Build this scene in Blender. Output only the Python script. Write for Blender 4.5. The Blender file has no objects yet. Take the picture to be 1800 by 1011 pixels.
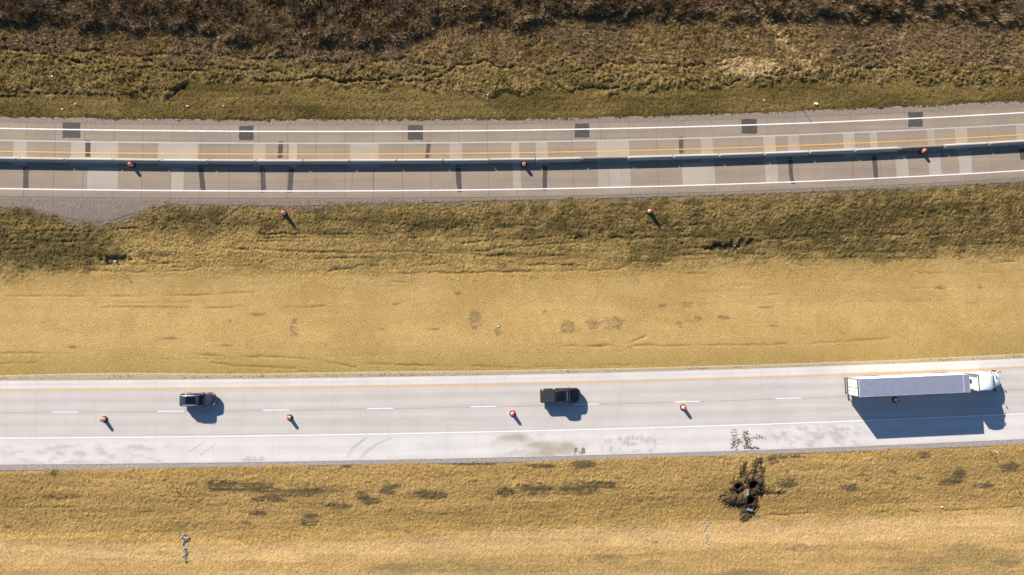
import bpy, math, random
import numpy as np

random.seed(7)
RNG = np.random.default_rng(11)
sc = bpy.context.scene
C = sc.collection

# ------------------------------------------------------------------ camera, sky, sun, exposure
CAM_H, TILT_X, TILT_Y = 102.0, math.radians(1.5), math.radians(2.6)
cam = bpy.data.cameras.new('camera'); cam.lens = 24.0; cam.sensor_width = 36.0
cam.clip_start = 0.5; cam.clip_end = 3000
cam_o = bpy.data.objects.new('camera', cam); C.objects.link(cam_o)
cam_o.location = (0, 0, CAM_H); cam_o.rotation_euler = (TILT_Y, -TILT_X, 0)
sc.camera = cam_o

SUN_EL = math.radians(26.3)
SHADOW_AZ = math.radians(-54.3)                       # direction in which shadows fall
world = bpy.data.worlds.new('World'); sc.world = world; world.use_nodes = True
wn = world.node_tree; wn.nodes.clear()
sky = wn.nodes.new('ShaderNodeTexSky'); sky.sky_type = 'NISHITA'; sky.sun_disc = False
sky.sun_elevation = SUN_EL
sky.sun_rotation = math.atan2(-math.cos(SHADOW_AZ), -math.sin(SHADOW_AZ))
sky.air_density = 1.0; sky.dust_density = 0.2; sky.ozone_density = 6.0
bg = wn.nodes.new('ShaderNodeBackground'); bg.inputs['Strength'].default_value = 0.068
wo = wn.nodes.new('ShaderNodeOutputWorld')
wn.links.new(sky.outputs[0], bg.inputs[0]); wn.links.new(bg.outputs[0], wo.inputs[0])

sun = bpy.data.lights.new('sun', 'SUN'); sun.energy = 5.0; sun.angle = math.radians(0.5)
sun.color = (1.0, 0.935, 0.83)
sun_o = bpy.data.objects.new('sun', sun); C.objects.link(sun_o)
sun_o.location = (-40, 60, 80)
sun_o.rotation_euler = (math.pi/2 - SUN_EL, 0, SHADOW_AZ - math.pi/2)

sc.view_settings.view_transform = 'Standard'; sc.view_settings.look = 'None'
sc.view_settings.gamma = 1.0; sc.view_settings.use_curve_mapping = False
sc.view_settings.exposure = 0.95

# ------------------------------------------------------------------ ground coordinates
_F = 1200.0
def _rot():
    c, s = math.cos(TILT_Y), math.sin(TILT_Y); a = np.array([[1,0,0],[0,c,-s],[0,s,c]])
    c, s = math.cos(-TILT_X), math.sin(-TILT_X); b = np.array([[c,0,s],[0,1,0],[-s,0,c]])
    return b @ a
_R = _rot()
def P(px, py, z=0.0):
    """survey helper: a point read off the aerial photograph -> metres on the ground"""
    d = _R @ np.array([(px-900)/_F, (505.5-py)/_F, -1.0]); t = (CAM_H-z)/-d[2]
    return d[0]*t, d[1]*t
def line(pts):
    q = np.array([P(*p) for p in pts]); q = q[np.argsort(q[:, 0])]
    return lambda X: np.interp(X, q[:, 0], q[:, 1])

UW = np.array([3.29e-07, 2.461e-04, 1.920e-02, 28.37])     # edge line of the old road
LW = np.array([1.797e-07, 1.340e-04, 1.753e-02, -16.776])  # edge line of the new road
def curve(k):
    def f(X):
        X = np.asarray(X, float); Xc = np.clip(X, -95, 100)
        return np.polyval(k, Xc) + np.polyval(np.polyder(k), Xc)*(X-Xc)
    return f
YU, YL = curve(UW), curve(LW)
def off(c, px, py):
    x, y = P(px, py); return float(y - c(x))
U = {k: np.mean([off(YU, x, y) for x, y in v]) for k, v in dict(
    grav=[(225,211),(675,212),(1125,207),(1575,189)], top=[(225,219),(675,220),(1125,213.7),(1575,199.5)],
    white=[(225,229.3),(675,230.7),(1125,225),(1575,210)], old=[(225,249.5),(675,251),(1125,244),(1575,230.5)],
    yellow=[(225,268.7),(675,270),(1125,263.7),(1575,250.5)], bar=[(225,278.5),(675,279),(1125,273),(1575,259)],
    oldy=[(0,290.7),(450,294.5),(900,294),(1575,272.5)], white2=[(225,334.5),(675,334),(1125,328),(1575,313.7)],
    bot=[(225,347.5),(675,347.5),(1125,340.7),(1575,326)]).items()}
L = {k: np.mean([off(YL, x, y) for x, y in v]) for k, v in dict(
    top=[(225,667.5),(675,664),(1125,654),(1575,638.7)], yellow=[(225,684),(675,680),(1125,670.5),(1575,653.7)],
    dash=[(225,724.5),(675,720),(1187,706.7),(1365,700.5)], white=[(225,769),(675,763),(1125,753),(1575,736.7)],
    bot=[(225,815.7),(675,808.7),(1125,798),(1575,781)]).items()}

# ------------------------------------------------------------------ numpy noise
_T = RNG.random((256, 256))
def vn(x, y, s=0):
    x = x + 37.3*s + 0.37; y = y + 71.7*s + 0.71
    xi = np.floor(x).astype(int); yi = np.floor(y).astype(int); fx = x-xi; fy = y-yi
    fx = fx*fx*(3-2*fx); fy = fy*fy*(3-2*fy)
    a = _T[xi & 255, yi & 255]; b = _T[(xi+1) & 255, yi & 255]; c = _T[xi & 255, (yi+1) & 255]; d = _T[(xi+1) & 255, (yi+1) & 255]
    return (a*(1-fx)+b*fx)*(1-fy) + (c*(1-fx)+d*fx)*fy
def fbm(x, y, s=0, o=4, g=0.5):
    r = 0; w = 1; t = 0
    for i in range(o):
        c, n = math.cos(.6*i), math.sin(.6*i)
        r = r + w*vn((c*x-n*y)*2**i, (n*x+c*y)*2**i, s+i); t += w; w *= g
    return r/t
def billow(x, y, s=0, o=3):
    r = 0; w = 1; t = 0
    for i in range(o):
        c, n = math.cos(.9*i+.3), math.sin(.9*i+.3)
        r = r + w*np.abs(2*vn((c*x-n*y)*2**i, (n*x+c*y)*2**i, s+i)-1); t += w; w *= .5
    return r/t
def ss(a, b, x):
    t = np.clip((x-a)/(b-a), 0, 1); return t*t*(3-2*t)
def mix(a, b, t):
    return a*(1-t[..., None]) + np.asarray(b)*t[..., None]

# ------------------------------------------------------------------ materials
MAT = {}
def nm(name):
    m = bpy.data.materials.new(name); m.use_nodes = True; MAT[name] = m
    nt = m.node_tree; b = nt.nodes['Principled BSDF']; return m, nt, b
def simple(name, col, rough=.5, metal=0.0, spec=.5, coat=0.0, var=0.0, scale=6.0, bump=0.0, em=None):
    m, nt, b = nm(name)
    b.inputs['Base Color'].default_value = (*col, 1); b.inputs['Roughness'].default_value = rough
    b.inputs['Metallic'].default_value = metal; b.inputs['Specular IOR Level'].default_value = spec
    b.inputs['Coat Weight'].default_value = coat; b.inputs['Coat Roughness'].default_value = .06
    if var or bump:
        g = nt.nodes.new('ShaderNodeNewGeometry'); n = nt.nodes.new('ShaderNodeTexNoise')
        n.inputs['Scale'].default_value = scale; n.inputs['Detail'].default_value = 5
        nt.links.new(g.outputs['Position'], n.inputs['Vector'])
        if var:
            r = nt.nodes.new('ShaderNodeMapRange'); r.inputs['From Min'].default_value = .3; r.inputs['From Max'].default_value = .7
            r.inputs['To Min'].default_value = 1-var; r.inputs['To Max'].default_value = 1+var
            h = nt.nodes.new('ShaderNodeVectorMath'); h.operation = 'SCALE'; h.inputs[0].default_value = col
            nt.links.new(n.outputs['Fac'], r.inputs['Value']); nt.links.new(r.outputs[0], h.inputs['Scale'])
            nt.links.new(h.outputs[0], b.inputs['Base Color'])
        if bump:
            u = nt.nodes.new('ShaderNodeBump'); u.inputs['Strength'].default_value = bump; u.inputs['Distance'].default_value = .02
            nt.links.new(n.outputs['Fac'], u.inputs['Height']); nt.links.new(u.outputs[0], b.inputs['Normal'])
    return m
def concrete(name, col, streak=.10, blotch=.10, objvar=.05, fine=.10, wear=-.035):
    """weathered concrete: long wheel-path streaks, blotches, fine grain and a tint that differs from slab to slab"""
    m, nt, b = nm(name); N = nt.nodes.new; K = nt.links.new
    b.inputs['Roughness'].default_value = .9; b.inputs['Specular IOR Level'].default_value = .15
    geo = N('ShaderNodeNewGeometry')
    def noise(sx, sy, det, lo, hi):
        mp = N('ShaderNodeMapping'); mp.inputs['Scale'].default_value = (sx, sy, 1); K(geo.outputs['Position'], mp.inputs['Vector'])
        n = N('ShaderNodeTexNoise'); n.inputs['Scale'].default_value = 1; n.inputs['Detail'].default_value = det; n.inputs['Roughness'].default_value = .6
        K(mp.outputs[0], n.inputs['Vector'])
        r = N('ShaderNodeMapRange'); r.inputs['From Min'].default_value = .28; r.inputs['From Max'].default_value = .72
        r.inputs['To Min'].default_value = lo; r.inputs['To Max'].default_value = hi; K(n.outputs['Fac'], r.inputs['Value']); return r.outputs[0]
    def mul(a, c):
        k = N('ShaderNodeMath'); k.operation = 'MULTIPLY'; K(a, k.inputs[0]); K(c, k.inputs[1]); return k.outputs[0]
    v = mul(noise(.035, 1.3, 4, 1-streak, 1+streak*.6), noise(.25, .3, 5, 1-blotch, 1+blotch*.7))
    v = mul(v, noise(5, 9, 4, 1-fine, 1+fine))
    v = mul(v, noise(.012, 5.0, 3, 1-streak*.5, 1+streak*.4))
    at = N('ShaderNodeAttribute'); at.attribute_name = 'across'; c1 = N('ShaderNodeMath'); c1.operation = 'MULTIPLY'; c1.inputs[1].default_value = 4*math.pi; K(at.outputs['Fac'], c1.inputs[0])
    c2 = N('ShaderNodeMath'); c2.operation = 'COSINE'; K(c1.outputs[0], c2.inputs[0]); c3 = N('ShaderNodeMath'); c3.operation = 'MULTIPLY_ADD'; c3.inputs[1].default_value = wear; c3.inputs[2].default_value = 1; K(c2.outputs[0], c3.inputs[0]); v = mul(v, c3.outputs[0])
    oi = N('ShaderNodeObjectInfo'); r = N('ShaderNodeMapRange'); r.inputs['To Min'].default_value = 1-objvar; r.inputs['To Max'].default_value = 1+objvar
    K(oi.outputs['Random'], r.inputs['Value']); v = mul(v, r.outputs[0])
    s = N('ShaderNodeVectorMath'); s.operation = 'SCALE'; s.inputs[0].default_value = col; K(v, s.inputs['Scale'])
    K(s.outputs[0], b.inputs['Base Color'])
    bn = N('ShaderNodeTexNoise'); bn.inputs['Scale'].default_value = 14; bn.inputs['Detail'].default_value = 4; K(geo.outputs['Position'], bn.inputs['Vector'])
    u = N('ShaderNodeBump'); u.inputs['Strength'].default_value = .25; u.inputs['Distance'].default_value = .01
    K(bn.outputs['Fac'], u.inputs['Height']); K(u.outputs[0], b.inputs['Normal'])
    return m
def attr_mat(name, fine=.25, scale=5.0, bump=.5, dist=.06, transl=0.0, alpha=False):
    m, nt, b = nm(name); N = nt.nodes.new; K = nt.links.new
    b.inputs['Roughness'].default_value = 1; b.inputs['Specular IOR Level'].default_value = .05
    a = N('ShaderNodeAttribute'); a.attribute_name = 'Col'
    if fine:
        g = N('ShaderNodeNewGeometry'); n = N('ShaderNodeTexNoise'); n.inputs['Scale'].default_value = scale; n.inputs['Detail'].default_value = 6
        n.inputs['Roughness'].default_value = .7
        K(g.outputs['Position'], n.inputs['Vector'])
        r = N('ShaderNodeMapRange'); r.inputs['From Min'].default_value = .3; r.inputs['From Max'].default_value = .7
        r.inputs['To Min'].default_value = 1-fine; r.inputs['To Max'].default_value = 1+fine; K(n.outputs['Fac'], r.inputs['Value'])
        s = N('ShaderNodeVectorMath'); s.operation = 'SCALE'; K(a.outputs['Color'], s.inputs[0]); K(r.outputs[0], s.inputs['Scale'])
        K(s.outputs[0], b.inputs['Base Color'])
        u = N('ShaderNodeBump'); u.inputs['Strength'].default_value = bump; u.inputs['Distance'].default_value = dist
        K(n.outputs['Fac'], u.inputs['Height']); K(u.outputs[0], b.inputs['Normal'])
    else:
        K(a.outputs['Color'], b.inputs['Base Color'])
    if transl:
        t = N('ShaderNodeBsdfTranslucent'); K(a.outputs['Color'], t.inputs['Color'])
        x = N('ShaderNodeMixShader'); x.inputs[0].default_value = transl
        K(b.outputs[0], x.inputs[1]); K(t.outputs[0], x.inputs[2]); K(x.outputs[0], nt.nodes['Material Output'].inputs['Surface'])
    if alpha:
        K(a.outputs['Alpha'], b.inputs['Alpha'])
    return m

attr_mat('turf', .34, 5.0, 1.0, .12)
attr_mat('blade', 0, transl=.25)
attr_mat('smear', .25, 8.0, .2, .01, alpha=True)
concrete('old_concrete', (.292, .228, .172), .10, .09, .035)
concrete('old_patch', (.392, .328, .265), .07, .10, .06)
concrete('new_lane', (.510, .457, .418), .085, .06, .012, .06)
concrete('new_shoulder', (.600, .550, .512), .06, .08, .012, .07)
concrete('asphalt', (.098, .080, .069), .10, .16, .06, .25)
concrete('barrier_concrete', (.45, .40, .335), .05, .12, .08)
concrete('barrier_dirty', (.25, .21, .165), .08, .22, .05)
simple('joint', (.085, .07, .058), .95, var=.3, scale=3)
simple('seam', (.34, .305, .285), .95, var=.15, scale=.6)
simple('faint_joint', (.40, .36, .335), .95, var=.2, scale=3)
simple('white_paint', (.76, .75, .73), .7, var=.13, scale=2.2)
simple('worn_white', (.43, .385, .335), .8, var=.14, scale=3)
simple('yellow_paint', (.70, .38, .065), .7, var=.14, scale=2.2)
simple('worn_yellow', (.40, .25, .07), .8, var=.22, scale=3)
simple('gravel', (.232, .178, .136), 1, var=.30, scale=4, bump=.9)
simple('pale_gravel', (.31, .26, .225), 1, var=.25, scale=3, bump=.8)
simple('dusty_gravel', (.35, .275, .175), 1, var=.22, scale=4, bump=.6)
simple('orange', (.80, .115, .035), .45, var=.06)
simple('pink_orange', (.85, .16, .10), .5, var=.08)
simple('sheeting', (.80, .78, .75), .35)
simple('rubber', (.018, .018, .02), .8, var=.2)
simple('suv_paint', (.095, .096, .112), .30, metal=.6, coat=.6)
simple('black_paint', (.006, .006, .008), .25, coat=.7)
simple('glass', (.004, .006, .009), .06, spec=.6)
simple('chrome', (.50, .50, .52), .32, metal=1)
simple('black_plastic', (.02, .02, .02), .6)
simple('vinyl', (.026, .027, .030), .75, var=.15, scale=8)
simple('tyre', (.02, .02, .02), .85)
simple('rim', (.42, .42, .44), .3, metal=.9)
simple('lamp_clear', (.30, .31, .33), .12)
simple('lamp_red', (.35, .01, .01), .2)
simple('truck_white', (.80, .80, .81), .3, coat=.4)
simple('trailer_white', (.80, .79, .76), .45, var=.05, scale=1.2)
simple('aluminium', (.70, .68, .72), .5, metal=.85, var=.06, scale=1.4)
simple('rail_alu', (.62, .61, .6), .45, metal=.4)
simple('steel_dark', (.07, .06, .05), .6, metal=.3)
simple('rust', (.10, .055, .03), .8, var=.3)
simple('galvanised', (.35, .36, .37), .5, metal=.6)
simple('stone', (.27, .235, .19), .95, var=.4, scale=3, bump=.6)
simple('pale_stone', (.36, .265, .15), .95, var=.3, scale=3, bump=.6)
simple('litter_white', (.82, .82, .80), .7)
simple('soil', (.105, .072, .045), 1, var=.35, scale=5, bump=.8)
simple('pipe_blue', (.17, .20, .29), .5, var=.12)
simple('flag_pink', (.85, .20, .25), .6)
simple('twig', (.15, .105, .062), .95, var=.3, scale=2)
simple('wood', (.33, .24, .15), .9, var=.2)

# ------------------------------------------------------------------ object helpers
def link(name, me, parent=None, mat=None):
    o = bpy.data.objects.new(name, me); C.objects.link(o)
    if mat: me.materials.append(MAT[mat])
    if parent: o.parent = parent
    return o
def tag(o, label=None, cat=None, group=None, kind=None):
    for k, v in (('label', label), ('category', cat), ('group', group), ('kind', kind)):
        if v: o[k] = v
    return o
def empty(name, loc=(0,0,0), rz=0.0):
    o = bpy.data.objects.new(name, None); C.objects.link(o); o.location = loc; o.rotation_euler = (0,0,rz)
    o.empty_display_size = .2; return o
def copy_tree(o, parent=None):
    c = o.copy(); C.objects.link(c); c.parent = parent
    for ch in list(o.children): copy_tree(ch, c)
    return c
def np_mesh(name, V, F, cols=None, smooth=False):
    """fast mesh from numpy: F is (n,3) or (n,4)"""
    me = bpy.data.meshes.new(name); V = np.asarray(V, np.float32); F = np.asarray(F, np.int32); k = F.shape[1]
    me.vertices.add(len(V)); me.vertices.foreach_set('co', V.ravel())
    me.loops.add(F.size); me.loops.foreach_set('vertex_index', F.ravel())
    me.polygons.add(len(F)); me.polygons.foreach_set('loop_start', np.arange(0, F.size, k, dtype=np.int32))
    me.polygons.foreach_set('loop_total', np.full(len(F), k, np.int32))
    if smooth: me.polygons.foreach_set('use_smooth', np.ones(len(F), bool))
    me.update(calc_edges=True)
    if cols is not None:
        a = me.color_attributes.new('Col', 'FLOAT_COLOR', 'POINT'); c = np.ones((len(V), 4), np.float32); c[:, :cols.shape[1]] = cols
        a.data.foreach_set('color', c.ravel())
    return me
class MB:
    def __init__(s): s.v = []; s.f = []
    def add(s, v, f):
        n = len(s.v); s.v += [tuple(map(float, p)) for p in v]; s.f += [tuple(n+i for i in q) for q in f]; return s
    def box(s, x0, x1, y0, y1, z0, z1, c=0.0):
        if c:
            c = min(c, .45*(x1-x0), .45*(y1-y0), .45*(z1-z0))
            r = lambda z, k: [(x0+k, y0+c, z), (x0+c, y0+k, z), (x1-c, y0+k, z), (x1-k, y0+c, z), (x1-k, y1-c, z), (x1-c, y1-k, z), (x0+c, y1-k, z), (x0+k, y1-c, z)]
            return s.rings([r(z0, c*.6), r(z0+c, 0), r(z1-c, 0), r(z1, c*.6)])
        v = [(x0,y0,z0),(x1,y0,z0),(x1,y1,z0),(x0,y1,z0),(x0,y0,z1),(x1,y0,z1),(x1,y1,z1),(x0,y1,z1)]
        return s.add(v, [(3,2,1,0),(4,5,6,7),(0,1,5,4),(1,2,6,5),(2,3,7,6),(3,0,4,7)])
    def rings(s, R, cap=True):
        n = len(R[0]); v = [p for r in R for p in r]; f = []
        for i in range(len(R)-1):
            for j in range(n):
                k = (j+1) % n; f.append((i*n+j, i*n+k, (i+1)*n+k, (i+1)*n+j))
        if cap: f += [tuple(range(n))[::-1], tuple(range((len(R)-1)*n, len(R)*n))]
        return s.add(v, f)
    def lathe(s, prof, n=16, c=(0,0,0)):
        return s.rings([[(c[0]+r*math.cos(2*math.pi*j/n), c[1]+r*math.sin(2*math.pi*j/n), c[2]+z) for j in range(n)] for r, z in prof])
    def wheel(s, x, y, z, prof, n=18):
        """ring profile (radius, y offset) turned about the axle"""
        return s.rings([[(x+r*math.sin(2*math.pi*j/n), y+d, z+r*math.cos(2*math.pi*j/n)) for j in range(n)] for r, d in prof])
    def tube(s, pts, r, n=6):
        R = []
        for i, p in enumerate(pts):
            a = np.array(pts[max(i-1, 0)], float); b = np.array(pts[min(i+1, len(pts)-1)], float); d = b-a; d /= np.linalg.norm(d)+1e-9
            u = np.cross(d, (0, 0, 1) if abs(d[2]) < .9 else (1, 0, 0)); u /= np.linalg.norm(u); w = np.cross(d, u)
            rr = r[i] if isinstance(r, (list, tuple)) else r
            R.append([tuple(np.array(p)+rr*(math.cos(2*math.pi*j/n)*u+math.sin(2*math.pi*j/n)*w)) for j in range(n)])
        return s.rings(R)
    def build(s, name, mat, parent=None, smooth=False):
        me = bpy.data.meshes.new(name); me.from_pydata(s.v, [], s.f); me.update()
        o = link(name, me, parent, mat)
        if smooth:
            for p in me.polygons: p.use_smooth = len(p.vertices) <= 4
        import bmesh
        b = bmesh.new(); b.from_mesh(me); bmesh.ops.recalc_face_normals(b, faces=b.faces); b.to_mesh(me); b.free()
        return o

# ------------------------------------------------------------------ terrain
GX0, GX1, GY0, GY1, DG = -80.1, 88.2, -43.05, 54.0, 0.15
gx = np.arange(GX0, GX1+1e-6, DG); gy = np.arange(GY0, GY1+1e-6, DG)
def ext(a, far):
    st = []; d = DG; x = 0
    while x < far: d *= 1.28; x += d; st.append(x)
    st = np.array(st); return np.concatenate([a[0]-st[::-1], a, a[-1]+st])
ax = ext(gx, 700); ay = ext(gy, 700)
X, Y = np.meshgrid(ax, ay, indexing='ij')
Yu_top, Yu_bot = YU(X)+U['top'], YU(X)+U['bot']
Yl_top, Yl_bot = YL(X)+L['top'], YL(X)+L['bot']

G1 = line([(0,207),(225,211),(450,212),(675,212),(900,211),(1000,209),(1125,207),(1350,199.5),(1575,188.5),(1800,179)])
G2 = line([(-60,360),(0,362),(60,368),(100,378),(118,385),(160,391),(200,388),(212,381),(232,375),(268,363),(300,357),(380,357),(450,359),(520,360),(600,357),(700,354),(800,352),(900,349.5),(1125,344),(1350,337),(1575,328.5),(1800,317)])
G3 = line([(0,663),(125,659.5),(225,658),(400,660.5),(450,660),(560,658),(675,656),(800,655.5),(900,654),(1125,650),(1350,644),(1575,636),(1800,625)])
G4 = line([(0,826),(225,824),(300,821),(450,818),(675,814),(900,811),(1125,804),(1350,797),(1575,789),(1800,780)])
B1 = line([(0,28),(100,30),(200,40),(300,45),(450,70),(600,75),(700,70),(760,42),(850,30),(950,28),(1050,22),(1150,15),(1250,20),(1350,22),(1500,15),(1650,18),(1800,30)])
B2 = line([(0,80),(100,90),(200,100),(300,105),(400,98),(500,108),(600,112),(700,108),(800,110),(900,115),(1000,112),(1100,112),(1200,110),(1260,115),(1350,120),(1450,115),(1550,120),(1700,115),(1800,120)])
B3 = line([(0,160),(100,165),(200,168),(290,170),(330,136),(450,145),(600,145),(750,150),(850,165),(950,155),(1100,155),(1250,150),(1400,140),(1600,140),(1800,150)])
M1 = line([(0,470),(140,472),(200,405),(300,400),(450,402),(700,405),(900,408),(1050,425),(1150,440),(1300,445),(1500,448),(1700,440),(1800,425)])
M2 = line([(0,490),(150,486),(300,478),(450,487),(600,482),(750,480),(900,486),(1000,484),(1100,480),(1200,475),(1300,472),(1400,472),(1500,470),(1600,464),(1700,456),(1800,452)])
S1 = line([(0,955),(225,958),(450,962),(600,955),(700,950),(900,938),(1100,930),(1300,922),(1500,914),(1700,908),(1800,902)])
S2 = line([(0,992),(450,990),(700,985),(900,980),(1100,972),(1350,960),(1600,955),(1800,945)])

def profile(X, Y):
    """graded ground without plants: embankments, the median ditch and the ditch south of the new road"""
    ut, ub, lt, lb = YU(X)+U['top'], YU(X)+U['bot'], YL(X)+L['top'], YL(X)+L['bot']
    z = np.full(np.shape(X), -.06)
    d = np.maximum(Y-ut, 0); z = np.where(Y > ut, -.06-1.3*ss(.6, 17, d)+.5*ss(14, 34, d), z)
    w = ub-lt; d = np.clip((ub-Y), 0, w); bot = .43*w
    zin = -1.55*np.where(d < bot, ss(-.06, 1.04, d/bot), ss(-.06, 1.04, (w-d)/(w-bot)))
    z = np.where((Y < ub) & (Y > lt), -.06+zin*ss(0, .8, d)*ss(0, .8, w-d), z)
    d = np.maximum(lb-Y, 0)
    z = np.where(Y < lb, -.06-1.15*ss(.3, 11.2, d)+1.5*ss(10.2, 21, d), z)
    return z
Z = profile(X, Y)
wob = (fbm(X*.5, Y*.5, 3, 4)-.5); wob2 = (fbm(X*1.6, Y*1.6, 9, 3)-.5)
def above(B, soft, amp=2.0, amp2=.9):
    return ss(-soft, soft, Y-B(X)+wob*amp+wob2*amp2)
north = Y > YU(X); med = (Y < Yu_bot) & (Y > Yl_top); south = Y < Yl_bot
w_brush = above(B1, .8, 4)*north; a2 = above(B2, .7, 3)*north; a3 = above(B3, .7, 2.5)*north
w_scrub = a2-w_brush*a2; w_tall = np.clip(a3-a2, 0, 1); a4 = ss(-.12, .12, Y-G1(X)+wob*.5+wob2*.5)*north
w_mown = np.clip(a4-np.maximum(a3, a2), 0, 1)
g2 = ss(-.3, .3, G2(X)-Y+wob*1.6+wob2*1.4)*med
s_m1 = above(M1, 1.8, 4)*med; s_m2 = above(M2, 2.2, 3.6, 1.8)*med
w_m1 = s_m1*g2; w_m2 = np.clip(s_m2-s_m1, 0, 1)*g2
g3 = ss(-.2, .2, Y-G3(X)+wob*.8)*med                           # dusty strip beside the new road
w_straw = np.clip(1-s_m2, 0, 1)*med*(1-g3)
g4 = ss(-.12, .12, G4(X)-Y+wob*.5+wob2*.3)*south
s1 = above(S1, .7, 1.4, .5); s2 = above(S2, .8, 1.4, .5)
w_s1 = g4*s1; w_s2 = g4*np.clip(s2-s1, 0, 1); w_s3 = g4*(1-np.maximum(s1, s2))

# ---- colours of the ground (albedo)
n1 = fbm(X*.12, Y*.2, 20, 4); n2 = fbm(X*.9, Y*.9, 24, 4); n3 = fbm(X*.06, Y*1.1, 28, 4); n4 = fbm(X*2.6, Y*2.6, 31, 2); n5 = fbm(X*.16, Y*2.6, 35, 3)
col = np.zeros(X.shape+(3,)); col[:] = (.40, .255, .088)
straw = mix(np.broadcast_to(np.array((.345, .220, .078)), col.shape), (.420, .276, .108), ss(.3, .7, .5*n1+.3*n2+.2*n3))
near = np.clip(1-(Y-Yl_top)/5.5, 0, 1)*med
straw = mix(straw, (.300, .210, .066), .75*near*ss(.2, .6, n1+.1))
col = mix(col, straw, np.clip(w_straw+g3, 0, 1))
m2c = mix(np.broadcast_to(np.array((.390, .255, .085)), col.shape), (.240, .162, .056), ss(.48, .64, .45*n5+.30*n2+.25*n1))
m1c = mix(np.broadcast_to(np.array((.265, .176, .062)), col.shape), (.115, .082, .029), ss(.42, .6, .4*n2+.35*n5+.25*n1))
col = mix(col, m2c, w_m2); col = mix(col, m1c, w_m1)
s1c = mix(np.broadcast_to(np.array((.465, .288, .100)), col.shape), (.410, .258, .084), ss(.35, .65, n1)); s1c = mix(s1c, (.340, .222, .078), .6*ss(.52, .68, .6*n3+.4*n2))
col = mix(col, s1c, w_s1); col = mix(col, (.445, .292, .128), w_s2)
s3c = mix(np.broadcast_to(np.array((.36, .232, .092)), col.shape), (.27, .185, .072), ss(.48, .68, .6*n3+.4*n1)); col = mix(col, s3c, w_s3)
mown = mix(np.broadcast_to(np.array((.105, .074, .023)), col.shape), (.175, .121, .042), ss(.35, .65, .5*n3+.5*n1)); mown = mix(mown, (.070, .054, .018), .8*(1-ss(0, .9, Y-G1(X)+wob)))
tall = mix(np.broadcast_to(np.array((.155, .108, .036)), col.shape), (.235, .165, .066), ss(.35, .65, .5*n2+.5*n1))
scr = mix(np.broadcast_to(np.array((.160, .105, .040)), col.shape), (.265, .178, .072), ss(.35, .65, .5*n2+.5*n1)); scr = mix(scr, (.165, .112, .062), ss(.52, .62, fbm(X*.1, Y*.15, 44, 3)))
bru = mix(np.broadcast_to(np.array((.085, .055, .026)), col.shape), (.17, .115, .055), ss(.4, .7, n2))
col = mix(col, mown, w_mown); col = mix(col, tall, w_tall); col = mix(col, scr, w_scrub); col = mix(col, bru, w_brush)
dust = (north & (Y < YU(X)+U['top']+3)) * (1-a4) + med*(1-g2)*(Y > Yu_bot-5) + south*(1-g4)
col = mix(col, (.20, .16, .135), np.clip(dust, 0, 1))

# ---- lumps of plants
amp = .70*w_brush + .36*w_scrub + .40*w_tall + .09*w_mown + .14*w_m1 + .06*w_m2 + .035*w_straw + .075*w_s1 + .03*w_s2 + .05*w_s3
edge = ss(.1, 2.2, G2(X)-Y+wob*2); amp = amp*np.where(med, .25+.75*edge, 1)
col = mix(col, (.205, .155, .095), .75*(1-ss(0, 1.3, G2(X)-Y+wob*2.2+wob2*1.2))*w_m1)
near_field = ((X > GX0) & (X < GX1) & (Y > GY0) & (Y < GY1)).astype(float); amp = amp*near_field
wx, wy = X+.5*wob2, Y+.5*np.roll(wob2, 40, 0)
lump = billow(wx*1.25, wy*1.6, 50, 3); lump2 = billow(X*.45, Y*.5, 57, 2); rough = ss(.35, .65, fbm(X*.16, Y*.3, 63, 3))
Z = Z + amp*(1.0*lump*(.55+.75*rough)+.45*(1-lump2)*(w_brush+w_scrub+.4*w_tall)+.30*n4) + w_brush*(.9*fbm(X*.22, Y*.3, 61, 3)**1.5)
Z = Z + (.18*w_tall+.14*w_scrub+.06*w_m1+.02*w_m2+.03*w_mown)*near_field*billow(wx*3.0+9, wy*3.4, 71, 2)
jit = RNG.normal(0, 1, X.shape).clip(-2.2, 2.2)*near_field
Z = Z + jit*(.026*w_straw+.025*w_s1+.020*w_s2+.024*w_s3+.036*w_m1+.028*w_m2+.026*w_mown+.050*w_tall+.055*w_scrub+.10*w_brush)
Z = Z + (w_straw+w_s1+w_s2+w_s3+w_m2)*(.05*(n3-.5)+.10*(fbm(X*.09, Y*.5, 66, 3)-.5))

# ---- trodden trails, wheel ruts, bare patches
thin = np.ones(X.shape)                                          # where plants still grow
def window(x0, x1, y0, y1):
    i0, i1 = np.searchsorted(ax, (x0, x1)); j0, j1 = np.searchsorted(ay, (y0, y1)); return slice(i0, i1), slice(j0, j1)
def trail(pts, depth, sig, c=None, k=.6, broken=0.0, wig=1.0):
    q = [P(*p) for p in pts]; fine = []
    for (x0, y0), (x1, y1) in zip(q[:-1], q[1:]):
        s = window(min(x0, x1)-1.5, max(x0, x1)+1.5, min(y0, y1)-1.5, max(y0, y1)+1.5)
        xs = X[s]+.9*wig*wob[s]; ys = Y[s]+wig*(1.0*wob[s]+.7*wob2[s]); dx, dy = x1-x0, y1-y0; t = np.clip(((xs-x0)*dx+(ys-y0)*dy)/(dx*dx+dy*dy), 0, 1)
        d = np.hypot(xs-x0-t*dx, ys-y0-t*dy); m = np.exp(-(d/(sig*(.6+.8*fbm(xs*.7, ys*.7, 83, 2))))**2)*(.35+.9*fbm(xs*.45, ys*.45, 85, 2))
        if broken: m = m*ss(broken-.22, broken+.22, fbm(xs*.33, ys*.8, 81, 2))
        fine.append((s, m))
    acc = {}
    M = np.zeros(X.shape, np.float32)
    for s, m in fine: M[s] = np.maximum(M[s], m)
    global Z, col, thin
    Z = Z-depth*M; thin = thin*(1-.92*np.clip(M*1.2, 0, 1))
    if c is not None: col = mix(col, c, k*M)
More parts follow.
